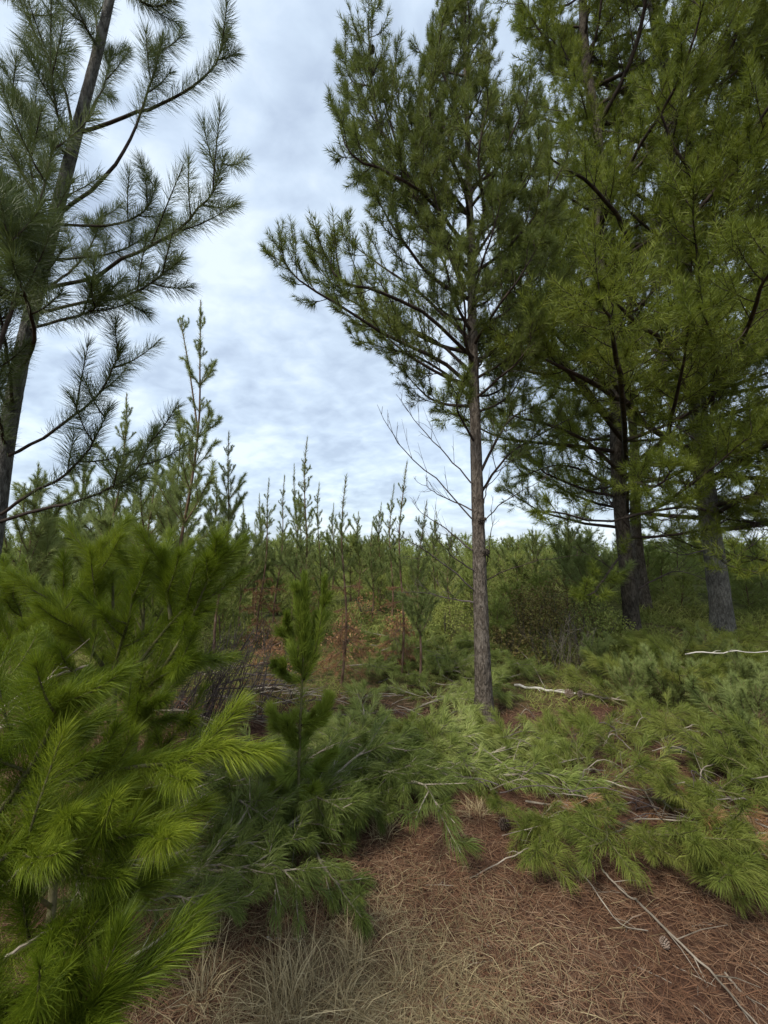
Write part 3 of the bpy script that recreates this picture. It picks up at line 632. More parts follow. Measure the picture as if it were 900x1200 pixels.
# dense stand: variants copied over the slope
gs = np.random.default_rng(5)
variants = []
def stand_variant(Ht, seed):
    g = np.random.default_rng(seed); Wd, Nd = Acc(), Acc()
    ax = smooth_path([(0, 0, -.05), (.03*g.normal(), .03*g.normal(), Ht*.5), (.05*g.normal(), .05*g.normal(), Ht)], 10)
    tube(Wd, ax, np.linspace(.022, .005, 10), 5)
    needles(Nd, ax, 70, .1, .013, .78, 40, 1, 12, .1, rg=g)
    nw_ = int(4+Ht*2.0)
    for w in range(nw_):
        f = .12+.74*w/(nw_-1); p = at_path(ax, f)
        for k in range(5):
            az = w+k*1.257+g.normal(0, .3); l = .34*Ht**.7*(1.15-.95*f)*g.uniform(.7, 1.3)+.08
            x = np.linspace(0, 1, 5)[:, None]; d = np.array([math.cos(az), math.sin(az), .25])
            tp = p+d*l*x+np.array([0, 0, .8])*l*x*x; tube(Wd, tp, np.linspace(.007, .003, 5), 3)
            needles(Nd, tp, 60, .1, .011, .05, 50, 1, 20, .2, rg=g)
            for j in range(2):
                q = tp[2]; dj = nrm(d+g.normal(size=3)*.5); s3 = q+dj*l*.5*np.linspace(0, 1, 3)[:, None]
                needles(Nd, s3, 22, .095, .011, .1, 50, 1, 20, .2, rg=g)
    return mesh('stand_trunk', Wd, [M['bark_young']]), mesh('stand_crown', Nd, [M['n_stand']]), Ht
variants = [stand_variant(h, 500+i) for i, h in enumerate([.6, .7, .8, .95, 1.1, 1.2, 1.4, .75])]
def stand_label(px, y, Ht):
    where = ('left of the leaning pine' if px < 0 else 'behind the bright left thicket' if px < 200 else 'behind the purple-grey dead bush' if px < 300 else
             'under the central group of spires' if px < 400 else 'right of the red-needled stem' if px < 490 else 'just left of the bare trunk' if px < 560 else
             'just right of the bare trunk' if px < 640 else 'left of the furrowed trunk' if px < 725 else 'between the two large trunks' if px < 830 else 'right of the thickest trunk')
    far = 'front row' if y < 8.5 else 'second rank' if y < 11 else 'middle ranks' if y < 14.5 else 'back ranks'
    return f"{'short' if Ht < .85 else 'taller'} young pine in the slope's {far}, {where}"
rows = []
for y in np.concatenate([np.arange(6.6, 14, .95), np.arange(14, 36, 2.0)]):
    wdt = y*1.12+1; step = 1.15 if y < 14 else 1.6
    for x in np.arange(-wdt, wdt, step):
        xx, yy = x+gs.normal(0, .25), y+gs.normal(0, .25); px = 450+F*xx/yy
        if yy < 7.9 and 290 < px < 560: continue
        if yy < 8.3 and 600 < px < 890: continue
        if math.hypot(xx-bA[0], yy-bA[1]) < .5 or math.hypot(xx-bB[0], yy-bB[1]) < .5: continue
        rows.append((xx, yy, px))
rows = sorted(rows, key=lambda r: r[1])[:300]
for xx, yy, px in rows:
    tm, cm, Ht = variants[gs.integers(len(variants))]; px = min(max(px, -90), 1990)
    if yy < 8.5: tm, cm, Ht = variants[gs.choice([0, 1, 2, 7])]
    lab = stand_label(px, yy, Ht)
    s = gs.uniform(.85, 1.2); t = thing('young_pine', lab, 'young pine', (xx, yy, float(H(xx, yy))), gs.random()*6.28, 'young pines in the dense stand', s)
    link('trunk', tm, t); link('crown', cm, t)
# farther ridge pines as one mass
Nd = Acc(); Wd = Acc()
for k in range(420):
    yy = gs.uniform(24, 62); xx = gs.uniform(-1.15, 1.15)*yy; z = float(H(xx, yy)); Ht = gs.uniform(1.0, 2.1)
    ax = np.array([[xx, yy, z], [xx, yy, z+Ht*.5], [xx+.05, yy, z+Ht]]); tube(Wd, ax, [.03, .02, .01], 4)
    for w in range(6):
        f = .15+.7*w/5; p = ax[0]+(ax[2]-ax[0])*f
        for q in range(4):
            a = gs.random()*6.28; l = .5*(1.2-f); e = p+np.array([math.cos(a)*l, math.sin(a)*l, l*.6]); needles(Nd, np.array([p, (p+e)/2, e]), 14, .17, .035, .1, 50, rg=gs)
    needles(Nd, ax, 24, .16, .03, .8, 35, rg=gs)
o = link('distant_pines', mesh('distant_pines', Wd.merge(Nd, 1), [M['bark_young'], M['n_stand']])); tag(o, 'far mass of young pines along the ridge', 'pine wood', kind='stuff')

# ================================================================== FOREGROUND LEFT: bright young pines
KF = dict(nn=560, nl=.085, nw=.00125, tl=.27, n=6, sub=0, up=.2, flat=.3, seg=2, nang=44, tipn=3.2, tipfrac=.85, first=.3, sa=.08, npath=12, tw=.003, droop=.3)
def near_pine(label, bx, by, Ht, brs, lean=0., extra=0, seed=0, leadn=260, r=.022):
    g = np.random.default_rng(seed); b = np.array([bx, by, float(H(bx, by))])
    t = thing('young_pine', label, 'young pine', b, 0, 'bright young pines in the left foreground')
    ax = smooth_path([b-np.array([0, 0, .05]), b+np.array([lean*.3, .03, Ht*.5]), b+np.array([lean, 0, Ht])], 16)
    A = Acc(); tube(A, ax, np.linspace(r, r*.25, 16), 8); link('trunk', mesh('trunk', A, [M['wood_green']], b), t)
    N_ = Acc(); needles(N_, ax, leadn, .1, .002, .72, 50, 2, 14, .15, rg=g); link('leader_needles', mesh('leader', N_, [M['n_bright']], b), t)
    for pts in brs:
        pp = PL(pts); hero_limb(t, b, pp, .0075, M['n_bright'], wm=M['wood_green'], **KF)
    for i in range(extra):
        f = .25+.65*i/max(1, extra); az = i*2.4+g.normal(0, .2)
        put('branch', YB_['near'][g.integers(5)], t, at_path(ax, f)-b, az, R(g.normal(12+25*f, 6)), g.uniform(.75, 1.1)*(1.1-.5*f), g.uniform(-.3, .3))
    return t
near_pine('nearest bright yellow-green young pine filling the lower left corner', -1.62, 1.25, 1.15, [
 [(-80,1010,1.35),(30,935,1.3),(120,905,1.22),(200,892,1.15),(265,875,1.1)],
 [(-80,1120,1.3),(0,1060,1.15),(60,1015,1.1),(130,985,1.05),(215,975,1.0)],
 [(-80,1180,1.2),(0,1130,1.1),(75,1085,1.02),(110,1065,1.0)],
 [(-60,1000,1.2),(0,950,1.1),(35,900,1.08),(60,850,1.08),(75,820,1.08)],
 [(-60,1230,1.0),(0,1190,.95),(50,1170,.92),(85,1150,.9)],
 [(-60,1100,1.1),(-10,1020,1.0),(30,990,1.0),(80,960,1.0)],
 [(-60,1290,.9),(20,1230,.88),(90,1200,.86),(120,1170,.86)],
 [(-80,1050,1.4),(0,1000,1.3),(90,960,1.25),(170,930,1.2)],
 [(-60,960,1.3),(-10,900,1.25),(20,860,1.2),(60,880,1.15)]], extra=4, seed=1)
near_pine('bright young pine with two long upswept shoots left of the dead brush', -1.28, 1.95, 1.42, [
 [(140,820,1.9),(165,775,1.85),(205,725,1.8),(232,695,1.8),(268,620,1.8)],
 [(130,800,1.9),(140,760,1.85),(152,720,1.8),(158,655,1.8)],
 [(130,850,1.9),(180,800,1.8),(230,770,1.75)], [(120,780,1.9),(90,740,1.8),(60,700,1.8)], [(180,800,1.85),(215,745,1.8),(240,690,1.75),(262,645,1.75)], [(110,740,1.9),(112,690,1.85),(118,640,1.85)],
 [(200,725,1.8),(195,690,1.78),(191,650,1.78)],
 [(120,860,1.9),(150,850,1.7),(180,825,1.65)]], lean=-.05, extra=5, seed=2)
near_pine('bright young pine by the pale bent stick at the left edge', -1.95, 2.3, 1.35, [
 [(30,860,2.1),(60,800,2.05),(70,740,2.0),(75,680,2.0)], [(40,800,2.1),(10,750,2.0),(-10,700,2.0)]], extra=13, seed=3)
near_pine('young pine behind the upswept shoots, under the leaning pine', -1.75, 2.9, 1.5, [], extra=14, seed=4)
near_pine('young pine pressed against the left edge behind the nearest one', -2.3, 1.75, 1.35, [], extra=14, seed=5)
near_pine('young pine at the back of the left thicket beside the dead brush', -2.15, 3.7, 1.35, [], extra=13, seed=6)
near_pine('low young pine in the left thicket above the shaded cut boughs', -1.25, 1.6, .55, [], extra=6, seed=8)
# centre sapling
cs = G(350, 985)
top = P(357, 678, cs[1]); Hs = top[2]-cs[2]
sapl = thing('pine_sapling', 'slim single-stemmed green sapling in front of the clearing, left of centre', 'sapling', cs)
ax = smooth_path([cs, P(350,900,cs[1]), P(354,800,cs[1]), P(357,740,cs[1]), top], 18); A = Acc(); tube(A, ax, np.linspace(.011, .003, 18), 6); link('trunk', mesh('trunk', A, [M['wood_green']], cs), sapl)
N_ = Acc(); needles(N_, ax, 1500, .09, .0026, .60, 36, 2, 10, .1); needles(N_, ax, 1200, .085, .0024, .1, 48, 2, 20, .3); link('leader_needles', mesh('leader', N_, [M['n_sapling']], cs), sapl)
for pts in [[(354,800),(333,790),(322,775)], [(354,800),(368,770),(378,715),(380,680)], [(354,790),(338,750),(336,720)], [(352,850),(375,845),(387,820)], [(352,860),(330,850),(318,835)],
            [(350,900),(368,905),(385,885)], [(350,900),(335,910),(322,890)], [(350,940),(372,950),(392,945)], [(350,950),(330,955),(312,945)], [(355,760),(350,720),(348,690)], [(354,790),(344,765),(340,735)], [(354,780),(365,755),(370,720)], [(351,880),(360,860),(368,835)], [(351,880),(340,862),(334,845)], [(350,960),(370,965),(388,955)], [(350,930),(338,925),(328,905)], [(350,920),(362,930),(375,925)]]:
    hero_limb(sapl, cs, PL([(x, y, cs[1]+rng.normal(0, .06)*(i > 0)) for i, (x, y) in enumerate(pts)]), .004, M['n_sapling'], n=2, tl=.08, sub=0, nn=210, nl=.08, nw=.0022, seg=2, tipn=7, tipfrac=1.0, first=.35, sides=4, npath=7, nang=36)

# ================================================================== CUT BOUGHS ON THE GROUND
def bough_lib(L, seed, m, n=9, tl=.34, nn=110, nl=.10, nw=.0026, seg=2, mw='wood_pale', droop=.35, rise=.12, sub=1, nang=50):
    g = np.random.default_rng(seed); Wd, Nd = Acc(), Acc()
    pts = [(-L*.12, 0, .01), (L*.3, L*.05*g.normal(), .05), (L*.7, L*.08*g.normal(), .08+rise*.4*L), (L, L*.1*g.normal(), rise*L)]
    grow(Wd, Nd, pts, .009, n=n, tl=tl, first=.12, sub=sub, nn=nn, nl=nl, nw=nw, seg=seg, rg=g, flat=.85, up=.04, ang=38, nang=nang, tipn=2.2, tipfrac=.7, sa=.1, droop=droop, npath=10, sides=5)
    return mesh('bough_stem', Wd, [M[mw]]), mesh('bough_needles', Nd, [m])
BL = dict(cut=[bough_lib(.8, 600+i, M['n_cut'], nang=36, nw=.0034, nn=85, nl=.12, rise=.05) for i in range(6)],
          cut_shade=[bough_lib(.75, 620+i, M['n_cut_shade'], nang=40, nw=.0026, nn=105) for i in range(6)],
          right=[bough_lib(.6, 640+i, M['n_cutr'], nw=.0026, nn=105, n=8, nl=.105, rise=.25, mw='wood_green') for i in range(6)],
          rdead=[bough_lib(.6, 660+i, M['n_dead'], nw=.0026, nn=80, n=7) for i in range(3)])
gb = np.random.default_rng(21)
def bough(kind, p, az, el, sc, label, group, dz=0., roll=0):
    w, n_ = BL[kind][gb.integers(len(BL[kind]))]
    if '|' in label:
        d_, pl = label.split('|'); ca, sa_ = math.cos(az), math.sin(az)
        label = f"{'small' if sc < .7 else 'large'} {d_} pointing {'right' if ca > .6 else 'left' if ca < -.6 else 'forward' if sa_ < 0 else 'backward'}, {pl}"
    o = thing('pine_bough', label, 'cut bough', (p[0], p[1], float(H(p[0], p[1]))+dz), 0, group, sc)
    o.rotation_euler = (roll, -el, az)
    link('stem', w, o); link('needles', n_, o); return o
def heap_label(kd, px, py):
    a = 'at its left end' if px < 610 else 'left of its middle' if px < 680 else 'at its middle' if px < 750 else 'right of its middle' if px < 830 else 'near the right edge' if px < 890 else 'at the right edge'
    b_ = 'back' if py < 875 else 'top' if py < 910 else 'face' if py < 945 else 'front fringe'
    return f"{'yellow-green' if kd == 'right' else 'rust-brown'} bough|{b_} of right heap, {a}"
def carpet_label(px, py):
    a = 'on its left side' if px < 430 else 'at its middle' if px < 500 else 'close to the trunk'
    b_ = 'far edge' if py < 790 else 'far half' if py < 825 else 'near half' if py < 865 else 'near edge'
    return f"pale green bough|{b_} of the flattened carpet, {a}"
def cut_shade_label(px, py):
    a = 'under the left thicket' if px < 220 else 'left of the sapling' if px < 310 else 'at the foot of the sapling' if px < 390 else 'right of the sapling' if px < 450 else 'at its right end'
    b_ = 'front' if py > 1120-260*(px-120)/400-60 else 'back'
    return f"shade-darkened bough|{b_} of shaded heap, {a}"
# pale green carpet behind and left of the main trunk
for k in range(120):
    px, py = gb.uniform(375, 600), gb.uniform(762, 912)
    if 370 < px < 485 and 785 < py < 862: continue
    if 515 < px and 805 < py < 882: continue
    p = G(px, py); bough('cut', p, gb.normal(-.5, .6)+(math.pi if gb.random() < .3 else 0), R(gb.normal(3, 4)), gb.uniform(.6, 1.0), carpet_label(px, py), 'cut boughs carpeting the clearing', gb.uniform(0, .06))
for k in range(30):
    px, py = gb.uniform(420, 610), gb.uniform(745, 800); p = G(px, py)
    if abs(px-565) < 22: continue
    bough('cut', p, gb.uniform(0, 6.28), R(gb.normal(10, 8)), gb.uniform(.7, 1.0), 'cut bough|far edge of the clearing, '+('below the red-needled stem' if px < 460 else 'below the close pair of spires' if px < 510 else 'just left of the bare trunk' if px < 565 else 'just right of the bare trunk' if px < 620 else 'by the twiggy dead bushes'), 'cut boughs along the far edge')
# heap left of centre, its shade put into a darker needle colour
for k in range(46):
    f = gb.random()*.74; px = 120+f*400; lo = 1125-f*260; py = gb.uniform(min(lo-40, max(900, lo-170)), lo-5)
    p = G(px, py); bough('cut_shade', p, gb.normal(-.15, .5), R(gb.normal(4, 5)), gb.uniform(.6, .95), cut_shade_label(px, py), 'dark cut boughs in the heap', gb.uniform(0, .09))
hb = [((455,925),(515,1020),.75,'drooping bough tip hanging over the bare needle ground at the front'), ((330,975),(470,935),.8,'bluish bough pointing right across the heap front'),
      ((330,1010),(400,960),.8,'bluish bough at the front edge of the heap beside the sapling'), ((80,1140),(240,1120),.9,'dark bough with pale curved stem reaching out of the lower left thicket'),
      ((235,1060),(320,960),.9,'long bough with a pale bare stem lying diagonally over the heap'), ((120,1200),(215,1160),.8,'lowest dark bough in the bottom left'), ((415,900),(470,960),.8,'bluish bough beside the dark hollow in the heap')]
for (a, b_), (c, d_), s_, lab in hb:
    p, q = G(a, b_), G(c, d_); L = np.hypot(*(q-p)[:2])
    bough('cut_shade', p, math.atan2(q[1]-p[1], q[0]-p[0]), R(5), max(.6, L/.72), lab, 'dark cut boughs in the heap', .12, .1)
# yellow-green tangle on the right
for k in range(72):
    px = gb.uniform(535, 960); f = (px-535)/425; py = gb.uniform(850+10*f, 948+105*f)
    if px < 715 and py < 888: continue
    if px < 620 and py < 900: continue
    p = G(px, py); bough(KD := ('right' if gb.random() < .8 else 'rdead'), p, gb.normal(-1.6, .7) if py > 940+50*f else gb.uniform(0, 6.28), R(gb.normal(1, 5) if py > 940+50*f else gb.normal(7, 9)), gb.uniform(.5, .85), heap_label(KD, px, py-10*f-80*f*(py > 900)), 'cut boughs heaped on the right', gb.uniform(.01, .10), gb.uniform(-.4, .4))
for k in range(34):
    px, py = gb.uniform(735, 960), gb.uniform(770, 845); p = G(px, py)
    bough('right', p, gb.uniform(0, 6.28), R(gb.normal(8, 7)), gb.uniform(.8, 1.15), 'soft green bough|scrub '+('behind the two pale cones' if px < 690 else 'below the furrowed trunk' if px < 760 else 'between the two large trunks' if px < 825 else 'below the thickest trunk' if px < 880 else 'at the right edge')+(', upper part' if py < 812 else ', lower part'), 'boughs below the large pines', gb.uniform(0, .2), gb.uniform(-.5, .5))
# seedlings standing in the scrub at right
for px, py, Ht, lab in [(700,800,.45,'ankle-high pine seedling under the furrowed dark trunk'), (790,835,.5,'soft bushy pine seedling between the two large trunks'), (870,830,.6,'bushy pine seedling below the rightmost large trunk'), (895,900,.55,'pine seedling at the right edge above the slash'), (830,790,.5,'pine seedling in front of the rightmost trunk base'), (740,830,.45,'low pine seedling behind the white stick'), (930,850,.9,'tall pine seedling cut off by the right edge')]:
    b = G(px, py); young('pine_seedling', lab, b, Ht, YB_['mid'], 5, .38, .12, 0, r=.010, lead=.2, per=5, cat='seedling', group='pine seedlings in the right scrub')

# ================================================================== TWIGS, STICKS, CONES, BRUSH
def stick(name, label, pts, r, m, n=0, tl=.15, cat='stick', group=None, lift=.01, ends=True):
    base = np.array(pts[0], float); A = Acc(); ax = smooth_path(pts, 14); ax[:, 2] += lift; ax[1:-1] += rng.normal(0, r*.35, (12, 3))
    tube(A, ax, np.linspace(r, r*.55, 14), 7, cap=ends)
    for i in range(n):
        f = .15+.8*(i+rng.random())/n; p = at_path(ax, f); k = min(int(f*13), 12); T = nrm(ax[k+1]-ax[k]); d = nrm(T+nrm(rng.normal(size=3)+np.array([0, 0, .3]))*.8)
        l = tl*rng.uniform(.5, 1.3); tube(A, np.array([p, p+d*l*.5+np.array([0, 0, .01]), p+d*l]), [r*.45, r*.35, r*.15], 4)
    return tag(link(name, mesh(name, A, [M[m]])), label, cat, group)
def gp(px, py, up=0.): p = G(px, py); p[2] += up; return p
def gl(pts, up=.01): return [gp(x, y, u) for x, y, u in [(q+(0,))[:3] if len(q) == 2 else q for q in pts]]
stick('fallen_branch', 'bleached white branch lying behind the trunk with two cones at its end', gl([(603,807,.03),(630,812,.04),(655,816,.04),(675,819,.05)]), .016, 'white_wood', 2, cat='branch')
stick('fallen_branch', 'thin grey branch continuing right of the two pale cones', gl([(685,820,.05),(710,826,.06),(745,833,.08)]), .012, 'wood_pale', 3, cat='branch')
stick('stick', 'thin straw-coloured stick leaning over the white branch', [gp(640,812,.03), gp(625,800,.2), gp(612,790,.28)], .004, 'wood_pale')
stick('stick', 'straight pale stick held level in the scrub at the right edge', [P(803,768,4.3), P(820,765,4.2), P(842,767,4.12), P(862,764,4.05), P(890,766,4.0), P(935,760,3.9)], .0065, 'white_wood', 3, .12)
stick('stick', 'grey weathered branch half buried in the slash at far right', gl([(780,905,.12),(830,902,.16),(900,893,.18)]), .02, 'wood_grey', 3)
stick('stick', 'small white stick on the brown ground near the front centre', gl([(312,1106,.012),(335,1108,.012),(357,1110,.012)]), .006, 'white_wood')
stick('stick', 'long pale forked stick running out of the lower right corner', gl([(745,1062,.02),(790,1110,.03),(840,1160,.03),(900,1230,.03)]), .0055, 'wood_pale', 6, .18, group='pale sticks at the lower right')
stick('stick', 'pale stick reaching left from the forked stick to the slash', gl([(705,1028,.03),(715,1040,.03),(735,1060,.03),(748,1063,.02)]), .005, 'wood_pale', 3, .12, group='pale sticks at the lower right')
stick('stick', 'thin pale stick lying parallel below the slash on the right', gl([(660,1018,.02),(690,1040,.02),(725,1090,.02),(760,1100,.02)]), .0035, 'wood_pale', 3, .1, group='pale sticks at the lower right')
stick('stick', 'short pale stick along the right edge of the needle ground', gl([(850,1150,.02),(875,1180,.02),(905,1210,.02)]), .0045, 'wood_pale', 3, .12, group='pale sticks at the lower right')
stick('stick', 'pale bent stick across the lower left thicket, upper one', [P(-20,850,1.7), P(30,815,1.7), P(65,796,1.68), P(103,783,1.65)], .0085, 'wood_pale', 3, .2)
stick('stick', 'pale broken stick just beneath the bent one at the left edge', [P(-20,862,1.8), P(15,852,1.78), P(45,840,1.75)], .009, 'wood_pale', 1, .2)
stick('stick', 'pale stem slanting through the bottom left needles', [P(-20,1145,.98), P(20,1118,1.0), P(75,1086,1.02)], .004, 'wood_pale')
stick('stick', 'grey stem crossing the left needles above the bottom corner', [P(-15,1060,1.15), P(30,1020,1.15), P(90,988,1.12)], .005, 'wood_pale')
gt = np.random.default_rng(33)
for k in range(85):   # curved dead twigs in the right tangle
    px = gt.uniform(560, 930); f = (px-560)/370; py = gt.uniform(865, 990+60*f); p = gp(px, py, gt.uniform(.03, .2)); a = gt.uniform(-.9, .9)+(math.pi if gt.random() < .5 else 0); L = gt.uniform(.15, .45)
    d = np.array([math.cos(a), math.sin(a)*.7, 0]); q = p+d*L*.5+np.array([0, 0, gt.uniform(-.02, .12)]); r_ = p+d*L+np.array([gt.normal(0, .08), 0, gt.uniform(-.06, .08)])
    stick('dead_twig', f"{['pale', 'grey'][k % 2]} curved dead twig in the right heap, "+('its left end' if px < 630 else 'left of its middle' if px < 700 else 'its middle' if px < 770 else 'right of its middle' if px < 850 else 'by the right edge')+(', near the top' if py < 900 else ', halfway down' if py < 950 else ', near the ground'), [p, q, r_], gt.uniform(.0025, .0055), ['wood_pale', 'wood_grey'][k % 2], 3, .12, 'twig', 'dead twigs in the right slash heap', ends=False)
for k in range(46):   # debris heap behind the thicket
    px, py = gt.uniform(170, 345), gt.uniform(795, 862); p = gp(px, py, gt.uniform(.02, .22)); a = gt.normal(0, .5); L = gt.uniform(.35, .9); TR = gt.uniform(.004, .010)
    stick('dead_branch', f"{'thick' if TR > .007 else 'thin'} {['grey', 'pale', 'dark brown'][k % 3]} dead branch in the debris heap, {'left end' if px < 215 else 'left half' if px < 260 else 'right half' if px < 305 else 'right end'}, {'back' if py < 828 else 'front'}", [p, p+np.array([math.cos(a), math.sin(a), .05])*L*.5, p+np.array([math.cos(a), math.sin(a), gt.uniform(-.1, .12)])*L], TR, ['wood_grey', 'wood_pale', 'wood'][k % 3], 4, .25, 'branch', 'dead branches in the debris heap', ends=False)
for k in range(26):   # sticks on the centre clearing brown patch
    px, py = gt.uniform(380, 470), gt.uniform(800, 850); p = gp(px, py, .03); a = gt.normal(0, .6); L = gt.uniform(.15, .45)
    stick('stick', f"{'short' if L < .28 else 'longer'} {['pale', 'grey'][k % 2]} stick on the clearing's red-brown patch, {'left side' if px < 410 else 'middle' if px < 440 else 'right side'}, {'back' if py < 825 else 'front'}", [p, p+np.array([math.cos(a), math.sin(a), .05])*L*.5, p+np.array([math.cos(a), math.sin(a), 0])*L], gt.uniform(.003, .006), ['wood_pale', 'litter' if 0 else 'wood_grey'][k % 2], 1, .1, 'stick', 'sticks on the clearing patch', ends=False)
for k in range(24):
    px, py = gt.uniform(430, 900), gt.uniform(1030, 1195); p = gp(px, py, .008); a = gt.uniform(-1.2, .6); L = gt.uniform(.05, .16)
    stick('twig', f"{'tiny' if L < .1 else 'small'} pale twig on the needle litter, {'below the centre' if px < 560 else 'right of centre' if px < 680 else 'left of the forked stick' if px < 790 else 'by the lower right corner'}, {'by the slash' if py < 1090 else 'halfway down' if py < 1145 else 'by the bottom edge'}", [p, p+np.array([math.cos(a), math.sin(a), .03])*L*.5, p+np.array([math.cos(a), math.sin(a), 0])*L], gt.uniform(.0012, .0024), 'wood_pale', 1, .05, 'twig', 'twigs on the needle litter', ends=False)
for px, py, s_, lab in [(671,822,1.0,'left one of the two pale cones at the end of the white branch'), (681,822,.85,'right one of the two pale cones at the end of the white branch'), (529,1001,.62,'pale cone lying alone on the needle ground in front of the slash'),
                        (594,972,.65,'grey cone at the foot of the yellow-green slash'), (521,925,.7,'grey cone on the boughs above the red-orange needles'), (826,838,.95,'grey cone in the shadow of the right scrub'), (782,1122,.4,'tiny pale cone among the lower right sticks'), (724,958,.7,'dark cone inside the slash at right')]:
    p = gp(px, py, .03*s_+.02); c = thing('pine_cone', lab, 'pine cone', p); c.rotation_euler = (1.3+rng.normal(0, .2), rng.normal(0, .3), rng.random()*6); c.scale = (s_,)*3
    A = Acc(); tube(A, np.array([[0, 0, -.012], [0, 0, .002]]), [.006, .008], 6, cap=True)
    link('scales', CONE[int(px) % 2], c); link('stalk', mesh('stalk', A, [M['wood']]), c)
def brush(name, label, b, n, Ht, spread, m, r, lean=(0, 0), sub=3, group=None, g=None):
    g = g or rng; t = thing(name, label, 'dead shrub', b, 0, group)
    for k in range(n):
        A = Acc(); a = g.random()*6.28; s_ = spread*g.random()**.6; h = Ht*g.uniform(.55, 1.1)
        p0 = np.array([g.normal(0, spread*.25), g.normal(0, spread*.25), 0]); e = p0+np.array([math.cos(a)*s_+lean[0]*h, math.sin(a)*s_+lean[1]*h, h])
        ax = smooth_path([p0, (p0+e)/2+g.normal(0, .04, 3), e], 8); tube(A, ax, np.linspace(r, r*.25, 8), 4)
        for j in range(sub*2):
            q = at_path(ax, g.uniform(.3, .9)); d = nrm((e-p0)+g.normal(0, .45, 3)*h); l = h*g.uniform(.15, .4); tube(A, np.array([q, q+d*l*.5+g.normal(0, .01, 3), q+d*l]), [r*.4, r*.3, r*.12], 3)
        link('stem', mesh('stem', A, [M[m]]), t)
    return t
for px, py, n, Ht, sp_, lab in [(228,865,22,.85,.30,'purple-grey dead bush, nearest one right of the thicket'), (195,850,18,.75,.30,'purple-grey dead bush tucked behind the bright shoots'), (262,850,16,1.0,.30,'tall purple-grey dead bush leaning over the debris heap'), (300,830,10,.8,.3,'thin dead bush at the right end of the debris heap')]:
    brush('dead_bush', lab, G(px, py), n, Ht, sp_, 'wood_grey', .0055, (.35, 0), 4, 'dead bushes by the debris heap')
for px, py, n, Ht, lab in [(662,790,16,.75,'pale twiggy dead bush between the bare trunk and the dark trunks'), (683,780,14,.8,'right-hand twiggy dead bush beside the furrowed trunk'), (640,785,12,.6,'low twiggy dead bush nearest the bare trunk')]:
    brush('dead_bush', lab, G(px, py), n, Ht, .35, 'wood_pale' if px == 662 else 'wood_grey', .004, (0, 0), 4, 'twiggy dead bushes right of the trunk')

# ================================================================== STUFF: litter, dry grass, undergrowth
def scatter_blades(name, n, samp, ln, w, m, label, stand=0., curl=.3, seed=3, lift=.006, cat='ground litter'):
    g = np.random.default_rng(seed); xy = samp(g, n); n = len(xy); z = H(xy[:, 0], xy[:, 1])
    a = g.random(n)*6.283; el = np.abs(g.normal(stand, .22 if stand > .2 else .12, n)); L = ln*g.uniform(.5, 1.3, n)
    d = np.stack([np.cos(a)*np.cos(el), np.sin(a)*np.cos(el), np.sin(el)], 1); s_ = nrm(np.cross(d, np.array([0, 0, 1.])+g.normal(0, .5, (n, 3))))*w*.5*g.uniform(.6, 1.5, (n, 1))
    p = np.stack([xy[:, 0], xy[:, 1], z+lift+g.random(n)*.012], 1); bend = np.stack([np.cos(a+1.5), np.sin(a+1.5), -np.ones(n)*stand], 1)*(L*curl*g.normal(0, 1, n) if stand < .2 else L*curl)[:, None]
    m_ = p+d*(L*.5)[:, None]; e = p+d*L[:, None]+bend
    v = np.stack([p-s_, p+s_, m_+s_*.9, m_-s_*.9, e], 1).reshape(-1, 3); b = np.arange(n)[:, None]*5
    A = Acc(); A.add(v, b+np.array([[0, 1, 2, 3]]), b+np.array([[3, 2, 4]]), 0, np.repeat(np.clip(g.normal(.5, .32, n), 0, 1), 5))
    o = link(name, mesh(name, A, [M[m]])); return tag(o, label, cat, kind='stuff')
def pix_samp(x0, x1, y0, y1, dens=None):
    def f(g, n):
        px, py = g.uniform(x0, x1, n*2), g.uniform(y0, y1, n*2)
        d0 = (px-450)/F; v = (600-py)/F; dy_, dz_ = cp-v*sp, sp+v*cp; t = -CAMZ/dz_
        x, y = d0*t, dy_*t
        for _ in range(3): hh = H(x, y); t = (hh-CAMZ)/dz_; x, y = d0*t, dy_*t
        if dens is not None: k = g.random(len(px)) < dens(px, py); x, y = x[k], y[k]
        return np.stack([x, y], 1)[:n]
    return f
def nfield(x, y, s): return np.array([mnoise.noise((a*s, b*s, 1.7)) for a, b in zip(x, y)])
def floor_samp(y0, y1, xr):
    def f(g, n):
        y = np.sqrt(g.uniform(y0*y0, y1*y1, n)); x = g.uniform(-xr, xr, n)*y; return np.stack([x, y], 1)
    return f
scatter_blades('needle_litter', 90000, floor_samp(.9, 3.3, 1.3), .09, .0015, 'litter', 'fallen red-brown pine needles matting the ground in front', 0., .18, 3)
scatter_blades('needle_litter', 26000, floor_samp(3.2, 7.5, 1.25), .13, .004, 'litter', 'fallen brown needles across the clearing further back', 0.05, .15, 4)
def straw_dens(px, py):
    c = np.exp(-((px-430)/170)**2-((py-1180)/85)**2)+.35*np.exp(-((px-420)/130)**2-((py-1060)/60)**2)
    c = c*(.45+.55*(np.sin(px*.045+1)*np.sin(py*.06) > -.2)); return np.clip(c, 0, 1)
scatter_blades('dry_grass', 15000, pix_samp(150, 900, 980, 1240, straw_dens), .12, .0014, 'straw', 'flattened straw-coloured dry grass at the bottom centre', .12, .5, 5, cat='dry grass')
def under_samp(g, n):
    y = g.uniform(5.6, 20, n*2)**1.0; x = g.uniform(-1.15, 1.15, n*2)*y; k = (nfield(x, y, .9) > -.12); return np.stack([x[k], y[k]], 1)[:n]
scatter_blades('undergrowth', 70000, under_samp, .26, .011, 'fgrass', 'green scrubby undergrowth covering the far slope', .75, .35, 6, cat='undergrowth')
